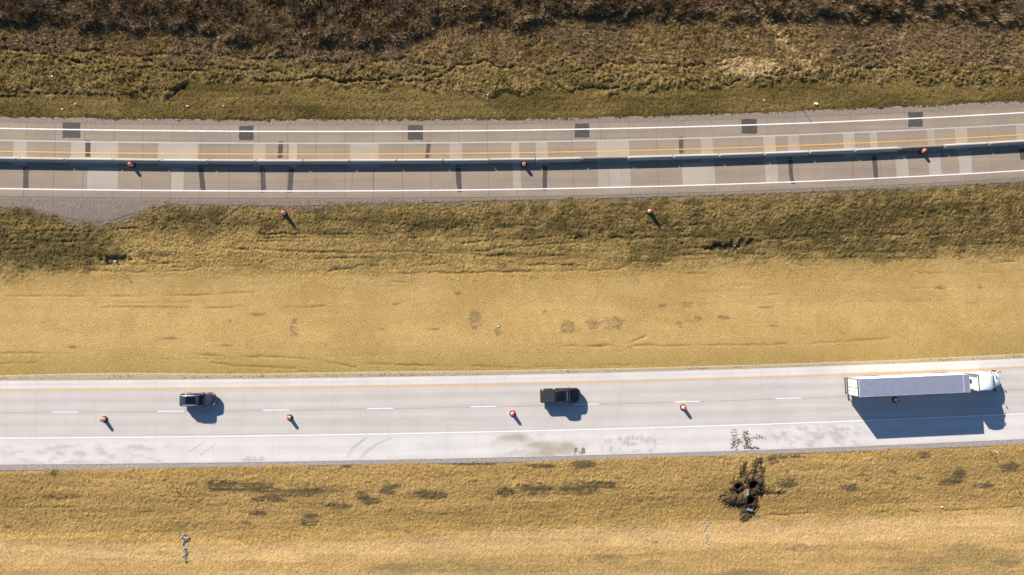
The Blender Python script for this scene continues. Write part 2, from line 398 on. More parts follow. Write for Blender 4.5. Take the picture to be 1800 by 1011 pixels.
DK = (.055, .040, .018)
for pts in (
    [(0,80),(30,85),(60,90),(95,98),(130,104),(170,110),(200,115),(240,119),(290,121),(350,122),(400,121),(450,121),(470,125),(505,127)],
    [(60,72),(110,78),(150,86),(200,92),(240,100),(270,110),(300,119)], [(230,95),(290,92),(350,89)], [(400,96),(430,103),(450,100),(520,97)],
    [(110,103),(150,104),(175,96)], [(555,106),(590,104),(640,101)], [(640,108),(680,104),(710,98),(740,112),(780,110)],
    [(450,144),(500,141),(530,138),(555,132),(590,140),(640,143),(690,143),(740,142),(770,135),(800,115),(850,107),(875,114),(900,115)],
    [(555,132),(600,139),(650,138),(690,135),(730,130),(770,126)], [(900,115),(935,120),(965,128),(1000,126),(1040,118),(1060,110),(1110,107),(1150,109),(1240,112)],
    [(1010,156),(1060,156),(1090,152)], [(1350,131),(1380,129),(1412,119)], [(1475,113),(1500,119),(1540,120),(1580,118)], [(1510,80),(1540,74),(1560,71)],
    [(1265,141),(1283,148),(1300,142)], [(1735,112),(1765,115)], [(820,36),(900,20),(960,24),(1040,24),(1120,22),(1200,11)], [(372,0),(374,30),(378,62)]):
    trail(pts, .28, .20, DK, .5)
for pts in ([(0,158),(60,163),(130,165),(230,167)], [(0,170),(50,168)], [(290,173),(305,165),(340,135)], [(450,165),(490,162)]):
    trail(pts, .16, .22, DK, .55)
trail([(1332,0),(1340,20),(1355,40),(1378,68),(1400,90),(1425,113)], .26, .75, (.33, .232, .105), 1.0)
trail([(1590,10),(1592,40),(1585,60)], .22, .6, (.30, .21, .10), .9)
for pts in ([(280,432),(360,434),(450,437)], [(240,440),(280,450)], [(230,450),(262,458)], [(150,473),(250,478),(330,473),(360,462)],
    [(450,410),(600,411),(680,410)], [(450,423),(540,422)], [(450,439),(530,440),(610,443),(700,441),(800,444),(850,440),(900,430)], [(810,427),(860,421),(900,420),(940,418),(1000,412),(1090,412)],
    [(575,475),(610,471),(635,465)], [(820,447),(900,448),(960,442)], [(700,479),(760,479),(900,476),(1000,475),(1090,472),(1115,460)],
    [(900,434),(980,426),(1060,424),(1150,417)], [(1350,420),(1400,417),(1450,413)], [(1560,410),(1630,412),(1700,408)], [(1200,434),(1260,436)], [(1660,432),(1800,424)], [(0,436),(50,435)], [(60,470),(90,457)], [(830,407),(860,402),(905,399)]):
    trail(pts, .11, .15, DK, .5, .38, .45)
for pts in ([(680,495),(730,495)], [(500,540),(535,540),(570,538)], [(0,520),(200,521),(350,518),(450,513)], [(170,540),(405,541)], [(0,622),(130,621)], [(0,640),(62,638)],
    [(330,624),(430,627),(500,629),(560,633),(625,647)], [(370,638),(430,645),(520,648)], [(1215,480),(1247,480)], [(1105,604),(1122,597),(1136,592)], [(1275,502),(1330,501)],
    [(1757,460),(1800,458)], [(1350,607),(1500,600),(1600,592)], [(900,610),(1350,607)], [(0,895),(60,895),(150,893)], [(220,904),(265,904)], [(1350,911),(1400,908),(1450,905)], [(1550,905),(1680,902),(1800,895)], [(640,640),(900,646),(1150,640)]):
    trail(pts, .10, .13, (.15, .105, .04), .5, .45, .3)
for i in range(26):
    a = random.uniform(-40, 1600); yy = random.choice((395, 402, 416, 424, 430, 447, 452, 461, 468))+random.uniform(-3, 3)-.012*max(0, a-900); ln = random.uniform(80, 260)
    trail([(a, yy), (a+ln*.5, yy+random.uniform(-3, 3)), (a+ln, yy+random.uniform(-5, 3))], .09, .15, (.12, .085, .03), .5, .42, .35)
for i in range(22):
    a = random.uniform(-40, 1650); yy = random.choice((500, 508, 525, 532, 548, 596, 615, 630, 641, 850, 842, 880, 890, 905, 940, 975))+random.uniform(-4, 4)-.02*max(0, a-600); ln = random.uniform(80, 240)
    trail([(a, yy), (a+ln*.5, yy+random.uniform(-3, 1)), (a+ln, yy-ln*.02+random.uniform(-2, 2))], .04, .14, (.24, .165, .06), .4, .45, .25)
def patch(px, py, rx, ry, c, k=.85, thr=.45, dz=0.0, sx=.5, sy=1.6, seed=90):
    x0, y0 = P(px, py); rx /= 11.7; ry /= 11.7; s = window(x0-1.6*rx-1, x0+1.6*rx+1, y0-1.6*ry-1, y0+1.6*ry+1)
    d = np.hypot((X[s]-x0)/rx, (Y[s]-y0)/ry)
    m = ss(thr-.13, thr+.13, .45*fbm(X[s]*sx*1.1, Y[s]*sy*2.2, seed, 4)+.40*fbm(X[s]*2.2, Y[s]*3.6, seed+5, 3)+.62*np.clip(1.0-d, -1.2, .42))
    col[s] = mix(col[s], c, k*m); Z[s] += dz*m; thin[s] *= 1-.85*m
BARE = (.135, .100, .055)
for q in ((835,563,15,26),(516,576,12,20),(876,582,9,14),(1000,576,18,16),(1045,568,20,16),(1080,568,26,17),(1167,538,9,5),(1213,535,14,8),(1197,572,9,9),(1229,561,11,7),(1213,565,12,3)):
    patch(*q, (.165, .118, .062), .75, .64, -.01, 1.6, 1.2)
for q in ((520,868,80,10),(430,858,60,12),(635,873,16,9),(650,884,22,9),(680,867,18,6),(755,871,40,11),(690,856,22,7),(945,862,36,13),(1020,860,46,15),(1065,854,25,7),(950,820,28,5),(1025,817,30,9),
          (95,833,8,8),(100,874,28,6),(385,855,30,14),(450,905,22,6),(545,911,18,5),(540,924,20,9),(470,880,40,7),(590,893,30,6),(1385,804,40,5),(1360,812,12,7),(1385,852,26,11),(1690,838,16,16),(1672,852,28,7),(1735,856,24,5),
          (1780,822,20,12),(1625,801,14,7),(840,815,50,5),(890,868,20,10),(1500,860,20,8),(610,818,8,7)):
    patch(*q, (.105, .077, .042), .85, .56, -.015, .28, 2.8, 93)
rp = random.Random(21)
for i in range(70):
    px = rp.uniform(0, 1800); py = rp.choice((rp.uniform(495, 640), rp.uniform(830, 1005), rp.uniform(830, 925)))-.02*max(0, px-900)
    patch(px, py, rp.uniform(3, 16), rp.uniform(1.5, 4), (.16, .115, .055), .75, .56, -.01, .8, 1.6, 101+i % 5)
for q in ((690,1003,60,10),(850,1000,30,9),(1060,985,70,8),(1145,990,25,6),(1300,1005,40,9),(1560,965,30,8),(1600,1002,50,8),(1700,965,60,10),(1770,985,40,14),(1420,966,40,8)):
    patch(*q, (.175, .125, .06), .6, .60, 0, .5, 1.3, 95)
for q in ((1150,445,60,22),(1290,432,60,25),(1560,440,110,22),(100,440,130,40),(780,392,60,12),(1450,395,160,28),(700,382,120,14)):
    patch(*q, (.105, .078, .026), .7, .56, .03, .7, .8, 97)
# dark weedy hollows round the two ditch inlets
for px, py, rx, ry in ((196,455,22,9),(1288,433,36,8)):
    x0, y0 = P(px, py); rx /= 11.7; ry /= 11.7; s = window(x0-5, x0+5, y0-3, y0+3)
    d = np.hypot((X[s]-x0+wob[s]*1.2)/rx, (Y[s]-y0-.12*(X[s]-x0)*(px > 1000)+wob[s]*1.2)/ry); m = 1-ss(.35, 1.3, d+1.6*wob2[s]+1.0*wob[s]); Z[s] -= .32*m; col[s] = mix(col[s], (.070, .055, .028), .75*m); thin[s] *= 1-.5*m
# spoil heaps and three post holes dug beside the new road
for px, py, rx, ry, h in ((1298,858,13,14,.30),(1330,856,17,21,.34),(1316,842,7,12,.10),(1300,885,31,13,.30),(1322,893,16,17,.16),(1335,822,3.5,13,.08),(1308,825,4.5,11,.08),(1316,912,9,8,.1),(1345,862,18,6,.05),(1362,868,22,4,.03),(1285,880,16,12,.2),(1324,828,3,16,.06),(1330,812,2.5,9,.05),(1341,828,3,8,.05),(1305,832,3,8,.05)):
    x0, y0 = P(px, py); rx /= 11.7; ry /= 11.7; s = window(x0-4, x0+4, y0-4, y0+4)
    d = np.hypot((X[s]-x0+wob[s]*1.1+wob2[s]*.6)/rx, (Y[s]-y0+wob[s]*1.1+wob2[s]*.6)/ry); m = 1-ss(.75, 1.25, d+.7*wob2[s]+.10*jit[s])
    Z[s] += h*(1-ss(0, 1.1, d))*(.5+1.0*n4[s])+.05*jit[s]*m; col[s] = mix(col[s], (.088, .062, .038), .9*m); thin[s] *= 1-m
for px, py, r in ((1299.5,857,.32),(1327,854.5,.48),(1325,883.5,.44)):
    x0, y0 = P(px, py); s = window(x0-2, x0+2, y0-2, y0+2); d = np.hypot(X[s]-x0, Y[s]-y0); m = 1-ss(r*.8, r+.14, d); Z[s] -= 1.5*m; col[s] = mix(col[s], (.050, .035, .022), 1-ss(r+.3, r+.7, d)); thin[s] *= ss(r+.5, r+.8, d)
# a pale heap of mown reed at the edge of the scrub
patch(1320, 118, 62, 22, (.37, .255, .125), .8, .50, .16, .8, .9, 99)

st = .34*(n5-.5)+.34*(fbm(X*.03, Y*.7, 39, 3)-.5)+.25*(fbm(X*.35, Y*.5, 41, 3)-.5); col = col*(1+(w_straw+w_s1+w_s2+w_s3+w_m2+w_m1+1.3*w_mown+.6*w_tall)*st)[..., None]
cj = RNG.normal(0, 1, X.shape).clip(-2, 2)*near_field; col = col*(1+(.10*(w_straw+w_s1+w_s2+w_s3)+.20*(w_m1+w_m2+w_mown+w_tall)+.28*(w_scrub+w_brush))*cj)[..., None]
# keep the roadbeds clear
bed = ((Y < Yu_top+.25) & (Y > Yu_bot-.2)) | ((Y < Yl_top+.2) & (Y > Yl_bot-.2))
Z = np.where(bed, -.14, Z)
nx, ny = X.shape
idx = np.arange(nx*ny).reshape(nx, ny)
F = np.stack([idx[:-1, :-1], idx[1:, :-1], idx[1:, 1:], idx[:-1, 1:]], -1).reshape(-1, 4)
gnd = link('ground', np_mesh('ground', np.stack([X, Y, Z], -1).reshape(-1, 3), F, col.reshape(-1, 3), True), None, 'turf')
tag(gnd, 'grassed and straw mulched verges sloping to shallow ditches', kind='structure')

i0, j0 = int(np.searchsorted(ax, GX0-1e-4)), int(np.searchsorted(ay, GY0-1e-4))
def sample(A, x, y):
    i = np.clip(((x-GX0)/DG).astype(int), 0, len(gx)-2)+i0; j = np.clip(((y-GY0)/DG).astype(int), 0, len(gy)-2)+j0; return A[i, j]
def zat(x, y):
    fx = (x-GX0)/DG+i0; fy = (y-GY0)/DG+j0; i, j = int(fx), int(fy); u, v = fx-i, fy-j
    return float((Z[i, j]*(1-u)+Z[i+1, j]*u)*(1-v)+(Z[i, j+1]*(1-u)+Z[i+1, j+1]*u)*v)

# ------------------------------------------------------------------ roads
def along(c, X_, o):
    """point at offset o from a road's edge line, square to the road"""
    k = (c(X_+.05)-c(X_-.05))/.1
    return X_-k*o/(1+k*k), float(c(X_))+o/(1+k*k)
def strip(name, c, o0, o1, xa, xb, z, th, mat, parent, step=2.2, w0=None):
    n = max(1, int(math.ceil((xb-xa)/step))); b = MB(); xs = np.linspace(xa, xb, n+1); R = []
    for x in xs:
        p, q = along(c, x, o0), along(c, x, o1); R.append([(p[0], p[1], z), (q[0], q[1], z), (q[0], q[1], z-th), (p[0], p[1], z-th)])
    b.rings(R); o = b.build(name, mat, parent)
    if name == 'concrete_slab': o.data.attributes.new('across', 'FLOAT', 'POINT').data.foreach_set('value', np.tile(np.array([0, 1, 1, 0], np.float32), n+1))
    return o
XA, XB = -93.0, 100.0
def road(name, c, o0, o1, label, dz=-.022):
    r = strip(name, c, o0-.02, o1+.02, -600, 600, dz, .09, 'joint', None, 6)
    return tag(r, label, kind='structure')
old = road('old_road', YU, U['bot'], U['top'], 'weathered tan concrete roadway with patched slabs')
new = road('new_road', YL, L['bot'], L['top'], 'pale new concrete roadway with two lanes and wide shoulder', -.005)
new.data.materials[0] = MAT['faint_joint']
JU = P(45.7, 247)[0]; JL = P(63.7, 726)[0]
for c, par, x0, strips, gap in (
        (YU, old, JU, ((U['old']+.01, U['top'], 'old_concrete'), (U['bar']-1.25, U['old']-.01, 'old_concrete'), (U['bot'], U['bar']-1.27, 'old_concrete')), .016),
        (YL, new, JL, ((L['yellow']+.16, L['top'], 'new_shoulder'), (L['dash']+.012, L['yellow']+.145, 'new_lane'), (L['white']-.13, L['dash']-.012, 'new_lane'), (L['bot'], L['white']-.145, 'new_shoulder')), .009)):
    k0 = int(math.floor((XA-x0)/4.274)); k1 = int(math.ceil((XB-x0)/4.274))
    for o0, o1, m in strips:
        for k in range(k0, k1):
            strip('concrete_slab', c, o0, o1, x0+k*4.274+gap, x0+(k+1)*4.274-gap, 0.0, .05, m, par, 2.2)
    for o0, o1, m in strips:
        for xa, xb in ((-600, x0+k0*4.274), (x0+k1*4.274, 600)): strip('pavement', c, o0, o1, xa, xb, 0.0, .05, m, par, 8)
# replaced concrete panels (paler) and asphalt repairs
X_ = lambda px, py=265: P(px, py)[0]
for a, b in ((24,47),(125,208),(278,348),(445,467),(508,522),(615,665),(790,811),(898,912),(941,962),(1048,1105),(1231,1252),(1341,1362),(1384,1404),(1481,1501),(1528,1541),(1629,1642),(1678,1699),(1785,1815)):
    strip('concrete_patch', YU, U['bar']-1.2, U['old']-.05+random.uniform(0, .06), X_(a), X_(b), .004, .004, 'old_patch', old)
for a, b in ((154,208),(301,323),(900,914),(1049,1068),(1069,1088),(1088.6,1106),(1197,1254),(1342,1364),(1571,1593),(1629,1650),(1682,1704)):
    strip('concrete_patch', YU, U['white2']-.05, U['bar']-1.3, X_(a, 315), X_(b, 315), .004, .004, 'old_patch', old)
def quad(name, pts, z, th, mat, parent, wob=.03):
    """a repair cut out by hand: slightly uneven outline"""
    q = [P(*p) for p in pts]; out = []
    for i in range(len(q)):
        a, b = np.array(q[i]), np.array(q[(i+1) % len(q)]); n = max(2, int(np.linalg.norm(b-a)/.35))
        for t in range(n): out.append(a+(b-a)*t/n+np.array([random.uniform(-wob, wob), random.uniform(-wob, wob)]))
    b = MB(); b.rings([[(p[0], p[1], z-th) for p in out], [(p[0], p[1], z) for p in out]]); return b.build(name, mat, parent)
for a, b, t, u in ((110,141,215.5,242.5),(420,446,221,246.5),(716.5,744,220.3,246),(1010,1036,217,242.3),(1303,1330.5,209.5,235),(1596.5,1622,197,223.2)):
    quad('asphalt_patch', [(a+random.uniform(-1, 1), t), (b, t), (b+random.uniform(-.5, 1), u), (a+random.uniform(0, 1), u)], .004, .02, 'asphalt', old, .06)
for p in ([(150,246),(159.5,246.5),(159,276),(150,276)], [(490,248.5),(498,248.5),(496,278),(488,278)], [(750,249),(757,249),(756,262),(754,278),(747,278),(749.5,262)], [(1193,240.5),(1201,240.5),(1201.5,270),(1194,270)],
          [(41,291),(50.5,291),(50,334.5),(40.5,333)], [(348,292),(357,293),(361.5,335),(353,335)], [(457,292),(466,293),(467.5,337.5),(459,338.5)], [(508,293),(517,294),(513.5,338),(505,338.5)],
          [(800.5,291),(810,291),(812,337),(805,338),(802,320)], [(954,290),(962,290),(961.5,334.5),(953.5,334.5)], [(1385,277),(1393,276),(1394,310),(1398.5,323),(1391,323.5),(1387,308)], [(1531.5,272),(1541,271),(1544,315),(1537,316.5)], [(1791,262),(1803,261),(1803,281),(1794,281)]):
    quad('asphalt_patch', p, .0055, .02, 'asphalt', old, .025)
# cracks
for p in ((622,295),(619,315),(617.5,333)), ((655.5,297),(656,316),(657,335)), ((1497,281),(1499,300),(1498.5,313)):
    b = MB(); q = [P(*v) for v in p]; pts = []
    for i in range(len(q)-1):
        for t in range(6):
            f_ = t/6; pts.append((q[i][0]*(1-f_)+q[i+1][0]*f_+random.uniform(-.05, .05), q[i][1]*(1-f_)+q[i+1][1]*f_))
    pts.append(q[-1]); b.rings([[(x-.022, y, .001), (x+.022, y, .001), (x+.022, y, .005), (x-.022, y, .005)] for x, y in pts]); b.build('crack', 'joint', old)
# painted lines
strip('edge_line', YU, U['white']-.09, U['white']+.09, -600, 600, .010, .003, 'white_paint', old, 3.5)
strip('worn_lane_line', YU, U['old']-.17, U['old']+.06, -600, 600, .008, .002, 'worn_white', old, 3.5)
strip('centre_line', YU, U['yellow']-.07, U['yellow']+.07, -600, 600, .010, .003, 'yellow_paint', old, 3.5)
strip('worn_centre_line', YU, U['oldy']-.06, U['oldy']+.06, -600, 600, .010, .003, 'worn_yellow', old, 3.5)
strip('edge_line', YU, U['white2']-.085, U['white2']+.085, -600, 600, .010, .003, 'white_paint', old, 3.5)
strip('centre_line', YL, L['yellow']-.07, L['yellow']+.07, -600, 600, .006, .003, 'yellow_paint', new, 3.5)
strip('edge_line', YL, L['white']-.085, L['white']+.085, -600, 600, .006, .003, 'white_paint', new, 3.5)
strip('lane_seam', YL, L['dash']-.045, L['dash']+.04, -600, 600, .003, .002, 'seam', new, 3.5)
xd = P(91, 726)[0]
for k in range(-6, 16):
    strip('lane_dash', YL, L['dash']-.01, L['dash']+.11, xd+k*15.26, xd+k*15.26+3.85, .006, .003, 'white_paint', new, 2)
# smears of earth and rubber on the new shoulder
def smear(name, px0, px1, py0, py1, c, fn, z):
    x0, y1 = P(px0, py0); x1, y0 = P(px1, py1); xs = np.arange(x0, x1, .12); ys = np.arange(y0, y1, .12); A, B = np.meshgrid(xs, ys, indexing='ij')
    u = (A-x0)/(x1-x0); v = (B-y0)/(y1-y0); edge = ss(0, .22, u)*ss(0, .22, 1-u)*ss(0, .22, v)*ss(0, .22, 1-v)
    m = np.clip(fn(A, B)*edge, 0, 1); low = float(np.min(YL(xs)))
    inside = (B > YL(A)+L['bot']+.05); i = np.arange(A.size).reshape(A.shape); F_ = np.stack([i[:-1, :-1], i[1:, :-1], i[1:, 1:], i[:-1, 1:]], -1).reshape(-1, 4)
    F_ = F_[inside.reshape(-1)[F_].all(1)]; cc = np.concatenate([np.tile(np.array(c), (A.size, 1)), m.reshape(-1, 1)], 1)
    o = link(name, np_mesh(name, np.stack([A, B, np.full(A.shape, z)], -1).reshape(-1, 3), F_, cc), new, 'smear'); return o
smear('earth_smear', 850, 1060, 758, 808, (.43, .35, .25), lambda a, b: .55*ss(.35, .75, fbm(a*.25, b*.5, 120, 4)), .0042)
smear('rubber_smear', 1045, 1185, 760, 802, (.30, .27, .26), lambda a, b: .26*ss(.40, .80, fbm(a*1.5, b*2.2, 122, 3))*(.6+.4*ss(-.3, .5, np.sin(a*9.5))), .0044)
smear('rubber_smear', 1330, 1545, 742, 796, (.33, .30, .29), lambda a, b: .22*ss(.38, .78, fbm(a*1.1+b*.6, b*1.6, 124, 4)), .0042)
smear('rubber_smear', -20, 330, 776, 820, (.36, .33, .33), lambda a, b: .22*ss(.38, .78, fbm(a*.7, b*2.2, 126, 4)), .0042)
smear('earth_smear', 420, 470, 800, 814, (.40, .33, .22), lambda a, b: .25*ss(.4, .7, fbm(a*.9, b*.9, 127, 3)), .0048)
smear('earth_smear', 1008, 1030, 786, 806, (.24, .18, .10), lambda a, b: 1.2*ss(.35, .5, fbm(a*1.2, b*1.2, 128, 3)), .0050)
def track(pts, w, mat):
    q = [P(*p) for p in pts]; b = MB(); R = []
    for i, p in enumerate(q):
        a, c_ = np.array(q[max(0, i-1)]), np.array(q[min(len(q)-1, i+1)]); d = (c_-a)/np.linalg.norm(c_-a); n = np.array([-d[1], d[0]])*w/2
        R.append([(p[0]-n[0], p[1]-n[1], .0052), (p[0]+n[0], p[1]+n[1], .0052), (p[0]+n[0], p[1]+n[1], .003), (p[0]-n[0], p[1]-n[1], .003)])
    b.rings(R); return b.build('tyre_mark', mat, new)
concrete('rubbed_concrete', (.47, .425, .39), .05, .3, .05, .3)
for p in ([(609,805),(612,797),(618,789),(626,781),(636,774),(645,769)], [(613,805),(617,796),(624,787),(632,780),(641,773)],
          [(634,805),(638,798),(645,791),(655,784),(668,778),(680,773),(690,770.5)], [(638.5,804),(644,796),(652,789.5),(662,784)], [(330,795),(340,789),(352,781),(362,774)], [(352,800),(366,790),(380,779)]):
    track(p, .10, 'rubbed_concrete')

# gravel shoulders: sheets that lie on the graded ground and run out under the turf
def shoulder(name, inner, outer, mat, label, step=.4, n=7):
    xs = np.arange(XA, XB, step); R = []
    for t in np.linspace(0, 1, n):
        yi, yo = inner(xs), outer(xs); sg = np.sign(yo-yi); yo = yo+sg*.35
        y = yi+(yo-yi)*t; z = profile(xs, y)+.038+.03*(fbm(xs*1.5, y*1.5, 140, 2)-.5)-.12*ss(.86, 1.0, np.full(xs.shape, t)); R.append(np.stack([xs, y, z], -1))
    V = np.stack(R, 1); i = np.arange(len(xs)*n).reshape(len(xs), n); F_ = np.stack([i[:-1, :-1], i[1:, :-1], i[1:, 1:], i[:-1, 1:]], -1).reshape(-1, 4)
    return tag(link(name, np_mesh(name, V.reshape(-1, 3), F_, None, True), None, mat), label, kind='structure')
shoulder('gravel_shoulder', lambda x: YU(x)+U['top']+.03, G1, 'gravel', 'narrow gravel strip between mown grass and old road')
shoulder('gravel_shoulder', lambda x: YU(x)+U['bot']-.03, G2, 'gravel', 'gravel strip widening into a turnout below old road', .3, 16)
shoulder('gravel_shoulder', lambda x: YL(x)+L['top']+.03, G3, 'dusty_gravel', 'dusty gravel strip between median straw and new road')
shoulder('gravel_shoulder', lambda x: YL(x)+L['bot']-.03, G4, 'pale_gravel', 'grey gravel strip along the outer edge of new road')

# ------------------------------------------------------------------ grass, straw and brush (uncountable: one object each)
def scatter(name, label, weight, dens, lo, hi, width, lean, tint, var, follow=.6, seed=1, alt=None, gap=.5):
    rg = np.random.default_rng(seed); wg = (weight*thin*(1-gap+gap*2.2*lump))[i0:i0+len(gx), j0:j0+len(gy)]
    tot = wg.sum()*DG*DG; n = int(tot*dens); pr = wg.ravel()/wg.sum(); cell = np.searchsorted(np.cumsum(pr), rg.random(n))
    cell = np.clip(cell, 0, wg.size-1); i, j = np.divmod(cell, len(gy)); x = GX0+(i+rg.random(n)-.5)*DG; y = GY0+(j+rg.random(n)-.5)*DG
    z = sample(Z, x+DG/2, y+DG/2)-.03; ln = rg.uniform(lo, hi, n); a = rg.uniform(0, 2*np.pi, n)
    # neighbouring blades lean the same way, so tufts read as tufts
    fa = 2*np.pi*2*vn(x*.8, y*.8, 200+seed); a = np.where(rg.random(n) < follow, fa+rg.normal(0, .5, n), a)
    el = rg.normal(lean, .22, n).clip(.05, 1.5); dx, dy, dz = np.cos(a)*np.cos(el), np.sin(a)*np.cos(el), np.sin(el)
    wv = rg.uniform(.6, 1.4, n)*width/2; px_, py_ = -np.sin(a)*wv, np.cos(a)*wv
    b0 = np.stack([x-px_, y-py_, z], -1); b1 = np.stack([x+px_, y+py_, z], -1); tp = np.stack([x+dx*ln, y+dy*ln, z+dz*ln], -1)
    gc = sample(col, x, y); c = gc*(1-tint[3])+np.array(tint[:3])*tint[3]; c = c*rg.uniform(1-var, 1+var, n)[:, None]
    c = c*np.array([1.0, 1.0, 1.0])+rg.normal(0, .012, (n, 1))*np.array([1, .7, .3]); c = np.clip(c, .008, .8)
    if alt: c = np.where((fbm(x*.7, y*.7, 230+seed, 3)+rg.normal(0, .09, n) > alt[3])[:, None], np.array(alt[:3])*rg.uniform(.6, 1.3, n)[:, None], c)
    V = np.stack([b0, b1, tp], 1).reshape(-1, 3); F_ = np.arange(3*n).reshape(n, 3); cc = np.repeat(c, 3, 0)
    o = link(name, np_mesh(name, V, F_, cc), None, 'blade'); return tag(o, label, 'grass', kind='stuff')
scatter('dead_brush', 'dark tangle of dead brush and weeds along the far edge', w_brush, 95, .45, 1.15, .10, .9, (.180, .116, .056, .6), .6, .35, 1, (.40, .275, .150, .55), .9)
scatter('scrub', 'brown olive scrub and tall weeds below the dark brush', w_scrub, 95, .20, .55, .09, .75, (.255, .168, .072, .5), .45, .5, 2, (.33, .228, .120, .60), .8)
scatter('tall_grass', 'tall tousled olive grass crossed by trodden trails', w_tall, 95, .16, .40, .09, .6, (.255, .178, .072, .5), .6, .65, 3, (.105, .080, .028, .56), .85)
scatter('mown_grass', 'short olive grass beside the old road', w_mown, 95, .08, .20, .08, .7, (.17, .120, .042, .4), .55, .5, 4, (.085, .068, .020, .56), .6)
scatter('ditch_grass', 'rough olive and straw coloured grass on the median slope', w_m1*(.3+.7*edge)+.3*w_m2, 70, .07, .19, .08, .5, (.30, .202, .076, .45), .5, .5, 5, (.105, .078, .029, .58), .7)
scatter('straw_mulch', 'golden straw mulch spread over median and outer slope', w_straw+1.0*w_s1+.7*w_s2+.9*w_s3, 40, .12, .30, .07, .32, (.455, .31, .130, .45), .45, .2, 6, (.25, .168, .062, .61), .4)

# ------------------------------------------------------------------ temporary concrete barrier
bc = U['bar']-.42
prof = [(.36,0),(.36,.08),(.19,.30),(.095,.86),(.075,.88),(-.075,.88),(-.095,.86),(-.19,.30),(-.36,.08),(-.36,0)]
sb = P(32, 283, .5)[0]; seg = 6.932; dirty = {12, 19}
ORD = ['first','second','third','fourth','fifth','sixth','seventh','eighth','ninth','tenth','eleventh','twelfth','thirteenth','fourteenth','fifteenth','sixteenth','seventeenth','eighteenth','nineteenth','twentieth','twenty first','twenty second','twenty third']
for k in range(-2, 24):
    xa, xb = sb+k*seg, sb+(k+1)*seg; a = along(YU, xa, bc); b_ = along(YU, xb, bc)
    ln = math.hypot(b_[0]-a[0], b_[1]-a[1]); r = empty('barrier_segment', ((a[0]+b_[0])/2, (a[1]+b_[1])/2, .011), math.atan2(b_[1]-a[1], b_[0]-a[0])+random.uniform(-.003, .003))
    r.location.y += random.uniform(-.02, .02)
    d = k in dirty; h = ln/2-.11; m = MB(); e = .03
    m.rings([[(-h, y*.97, z*.985) for y, z in prof], [(-h+e, y, z) for y, z in prof], [(h-e, y, z) for y, z in prof], [(h, y*.97, z*.985) for y, z in prof]])
    m.build('concrete_body', 'barrier_dirty' if d else 'barrier_concrete', r)
    for z in (.25, .60):
        m = MB(); m.tube([(h-.02, -.05, z), (h+.13, -.03, z), (h+.13, .03, z), (h-.02, .05, z)], .012, 5); m.build('connection_loop', 'steel_dark', r)
    m = MB(); m.tube([(h+.11, 0, .12), (h+.11, 0, .80)], .016, 6); m.build('connection_pin', 'steel_dark', r)
    for s in (-.32, .32):
        m = MB(); m.box(s*ln-.16, s*ln+.16, -.363, .363, .0, .07); m.build('drain_slot', 'black_plastic', r)
    n = k+2
    if 1 <= n <= 22: lab = ('dirty grey' if d else 'pale') + ' concrete barrier segment, ' + ORD[n-1] + ' of the row from the left'
    else: lab = 'concrete barrier segment beyond the edge of the picture'
    tag(r, lab, 'barrier', 'concrete barrier segments dividing the old road')

# ------------------------------------------------------------------ traffic drums
def drum(body):
    r = empty('traffic_drum')
    m = MB(); m.lathe([(.30,0),(.44,.0),(.475,.035),(.475,.07),(.44,.105),(.32,.11),(.30,.09)], 22); m.build('rubber_base', 'rubber', r, True)
    pr = [(.295,.06),(.30,.09),(.285,.30),(.275,.305),(.27,.50),(.26,.505),(.252,.70),(.243,.705),(.235,.92),(.215,.955),(.10,.965)]
    m = MB(); m.lathe(pr, 22); m.build('drum_body', body, r, True)
    for z0, z1, ra, rb in ((.33,.46,.286,.277),(.52,.66,.265,.257),(.74,.90,.247,.240)):
        m = MB(); m.lathe([(ra-.01,z0),(ra,z0+.004),(rb,z1-.004),(rb-.01,z1)], 22); m.build('reflective_band', 'sheeting', r, True)
    m = MB(); m.tube([(-.13,0,.955),(-.12,0,1.05),(0,0,1.07),(.12,0,1.05),(.13,0,.955)], .018, 8); m.build('handle', body, r, True)
    return r
d0 = None
for px, py, lab, onroad in (
    (184,737,'orange traffic drum on new road behind the grey car, nearest left edge',1),(509.5,734,'orange traffic drum on new road ahead of the grey car',1),
    (901,727,'orange traffic drum just behind the black pickup truck',1),(1200.5,716,'orange traffic drum between the pickup and the white semi truck',1),(1573,703,'orange traffic drum standing in the shadow of the semi truck',1),
    (233,290.5,'orange traffic drum against the barrier near the gravel turnout',1),(921,290,'orange traffic drum against the barrier in the middle of the picture',1),(1620,266.5,'orange traffic drum against the barrier near the right edge',1),
    (500.5,375.5,'faded pinkish drum in the grass right of the gravel turnout',0),(1141,372,'faded pinkish drum in the median grass right of centre',0)):
    x, y = P(px, py, 0 if onroad else -.4)
    if d0 is None: d0 = drum('orange'); o = d0
    else:
        o = copy_tree(d0)
    if not onroad:
        for ch in o.children:
            if ch.name.startswith(('drum_body', 'handle')):
                ch.data = ch.data.copy(); ch.data.materials[0] = MAT['pink_orange']
        o.rotation_euler = (random.uniform(-.04, .04), random.uniform(-.04, .04), 0); z = zat(x, y)-.02
    else: z = .003
    o.location = (x, y, z); o.rotation_euler.z = random.uniform(0, 6)
    tag(o, lab, 'traffic drum', 'orange traffic drums along the roads')

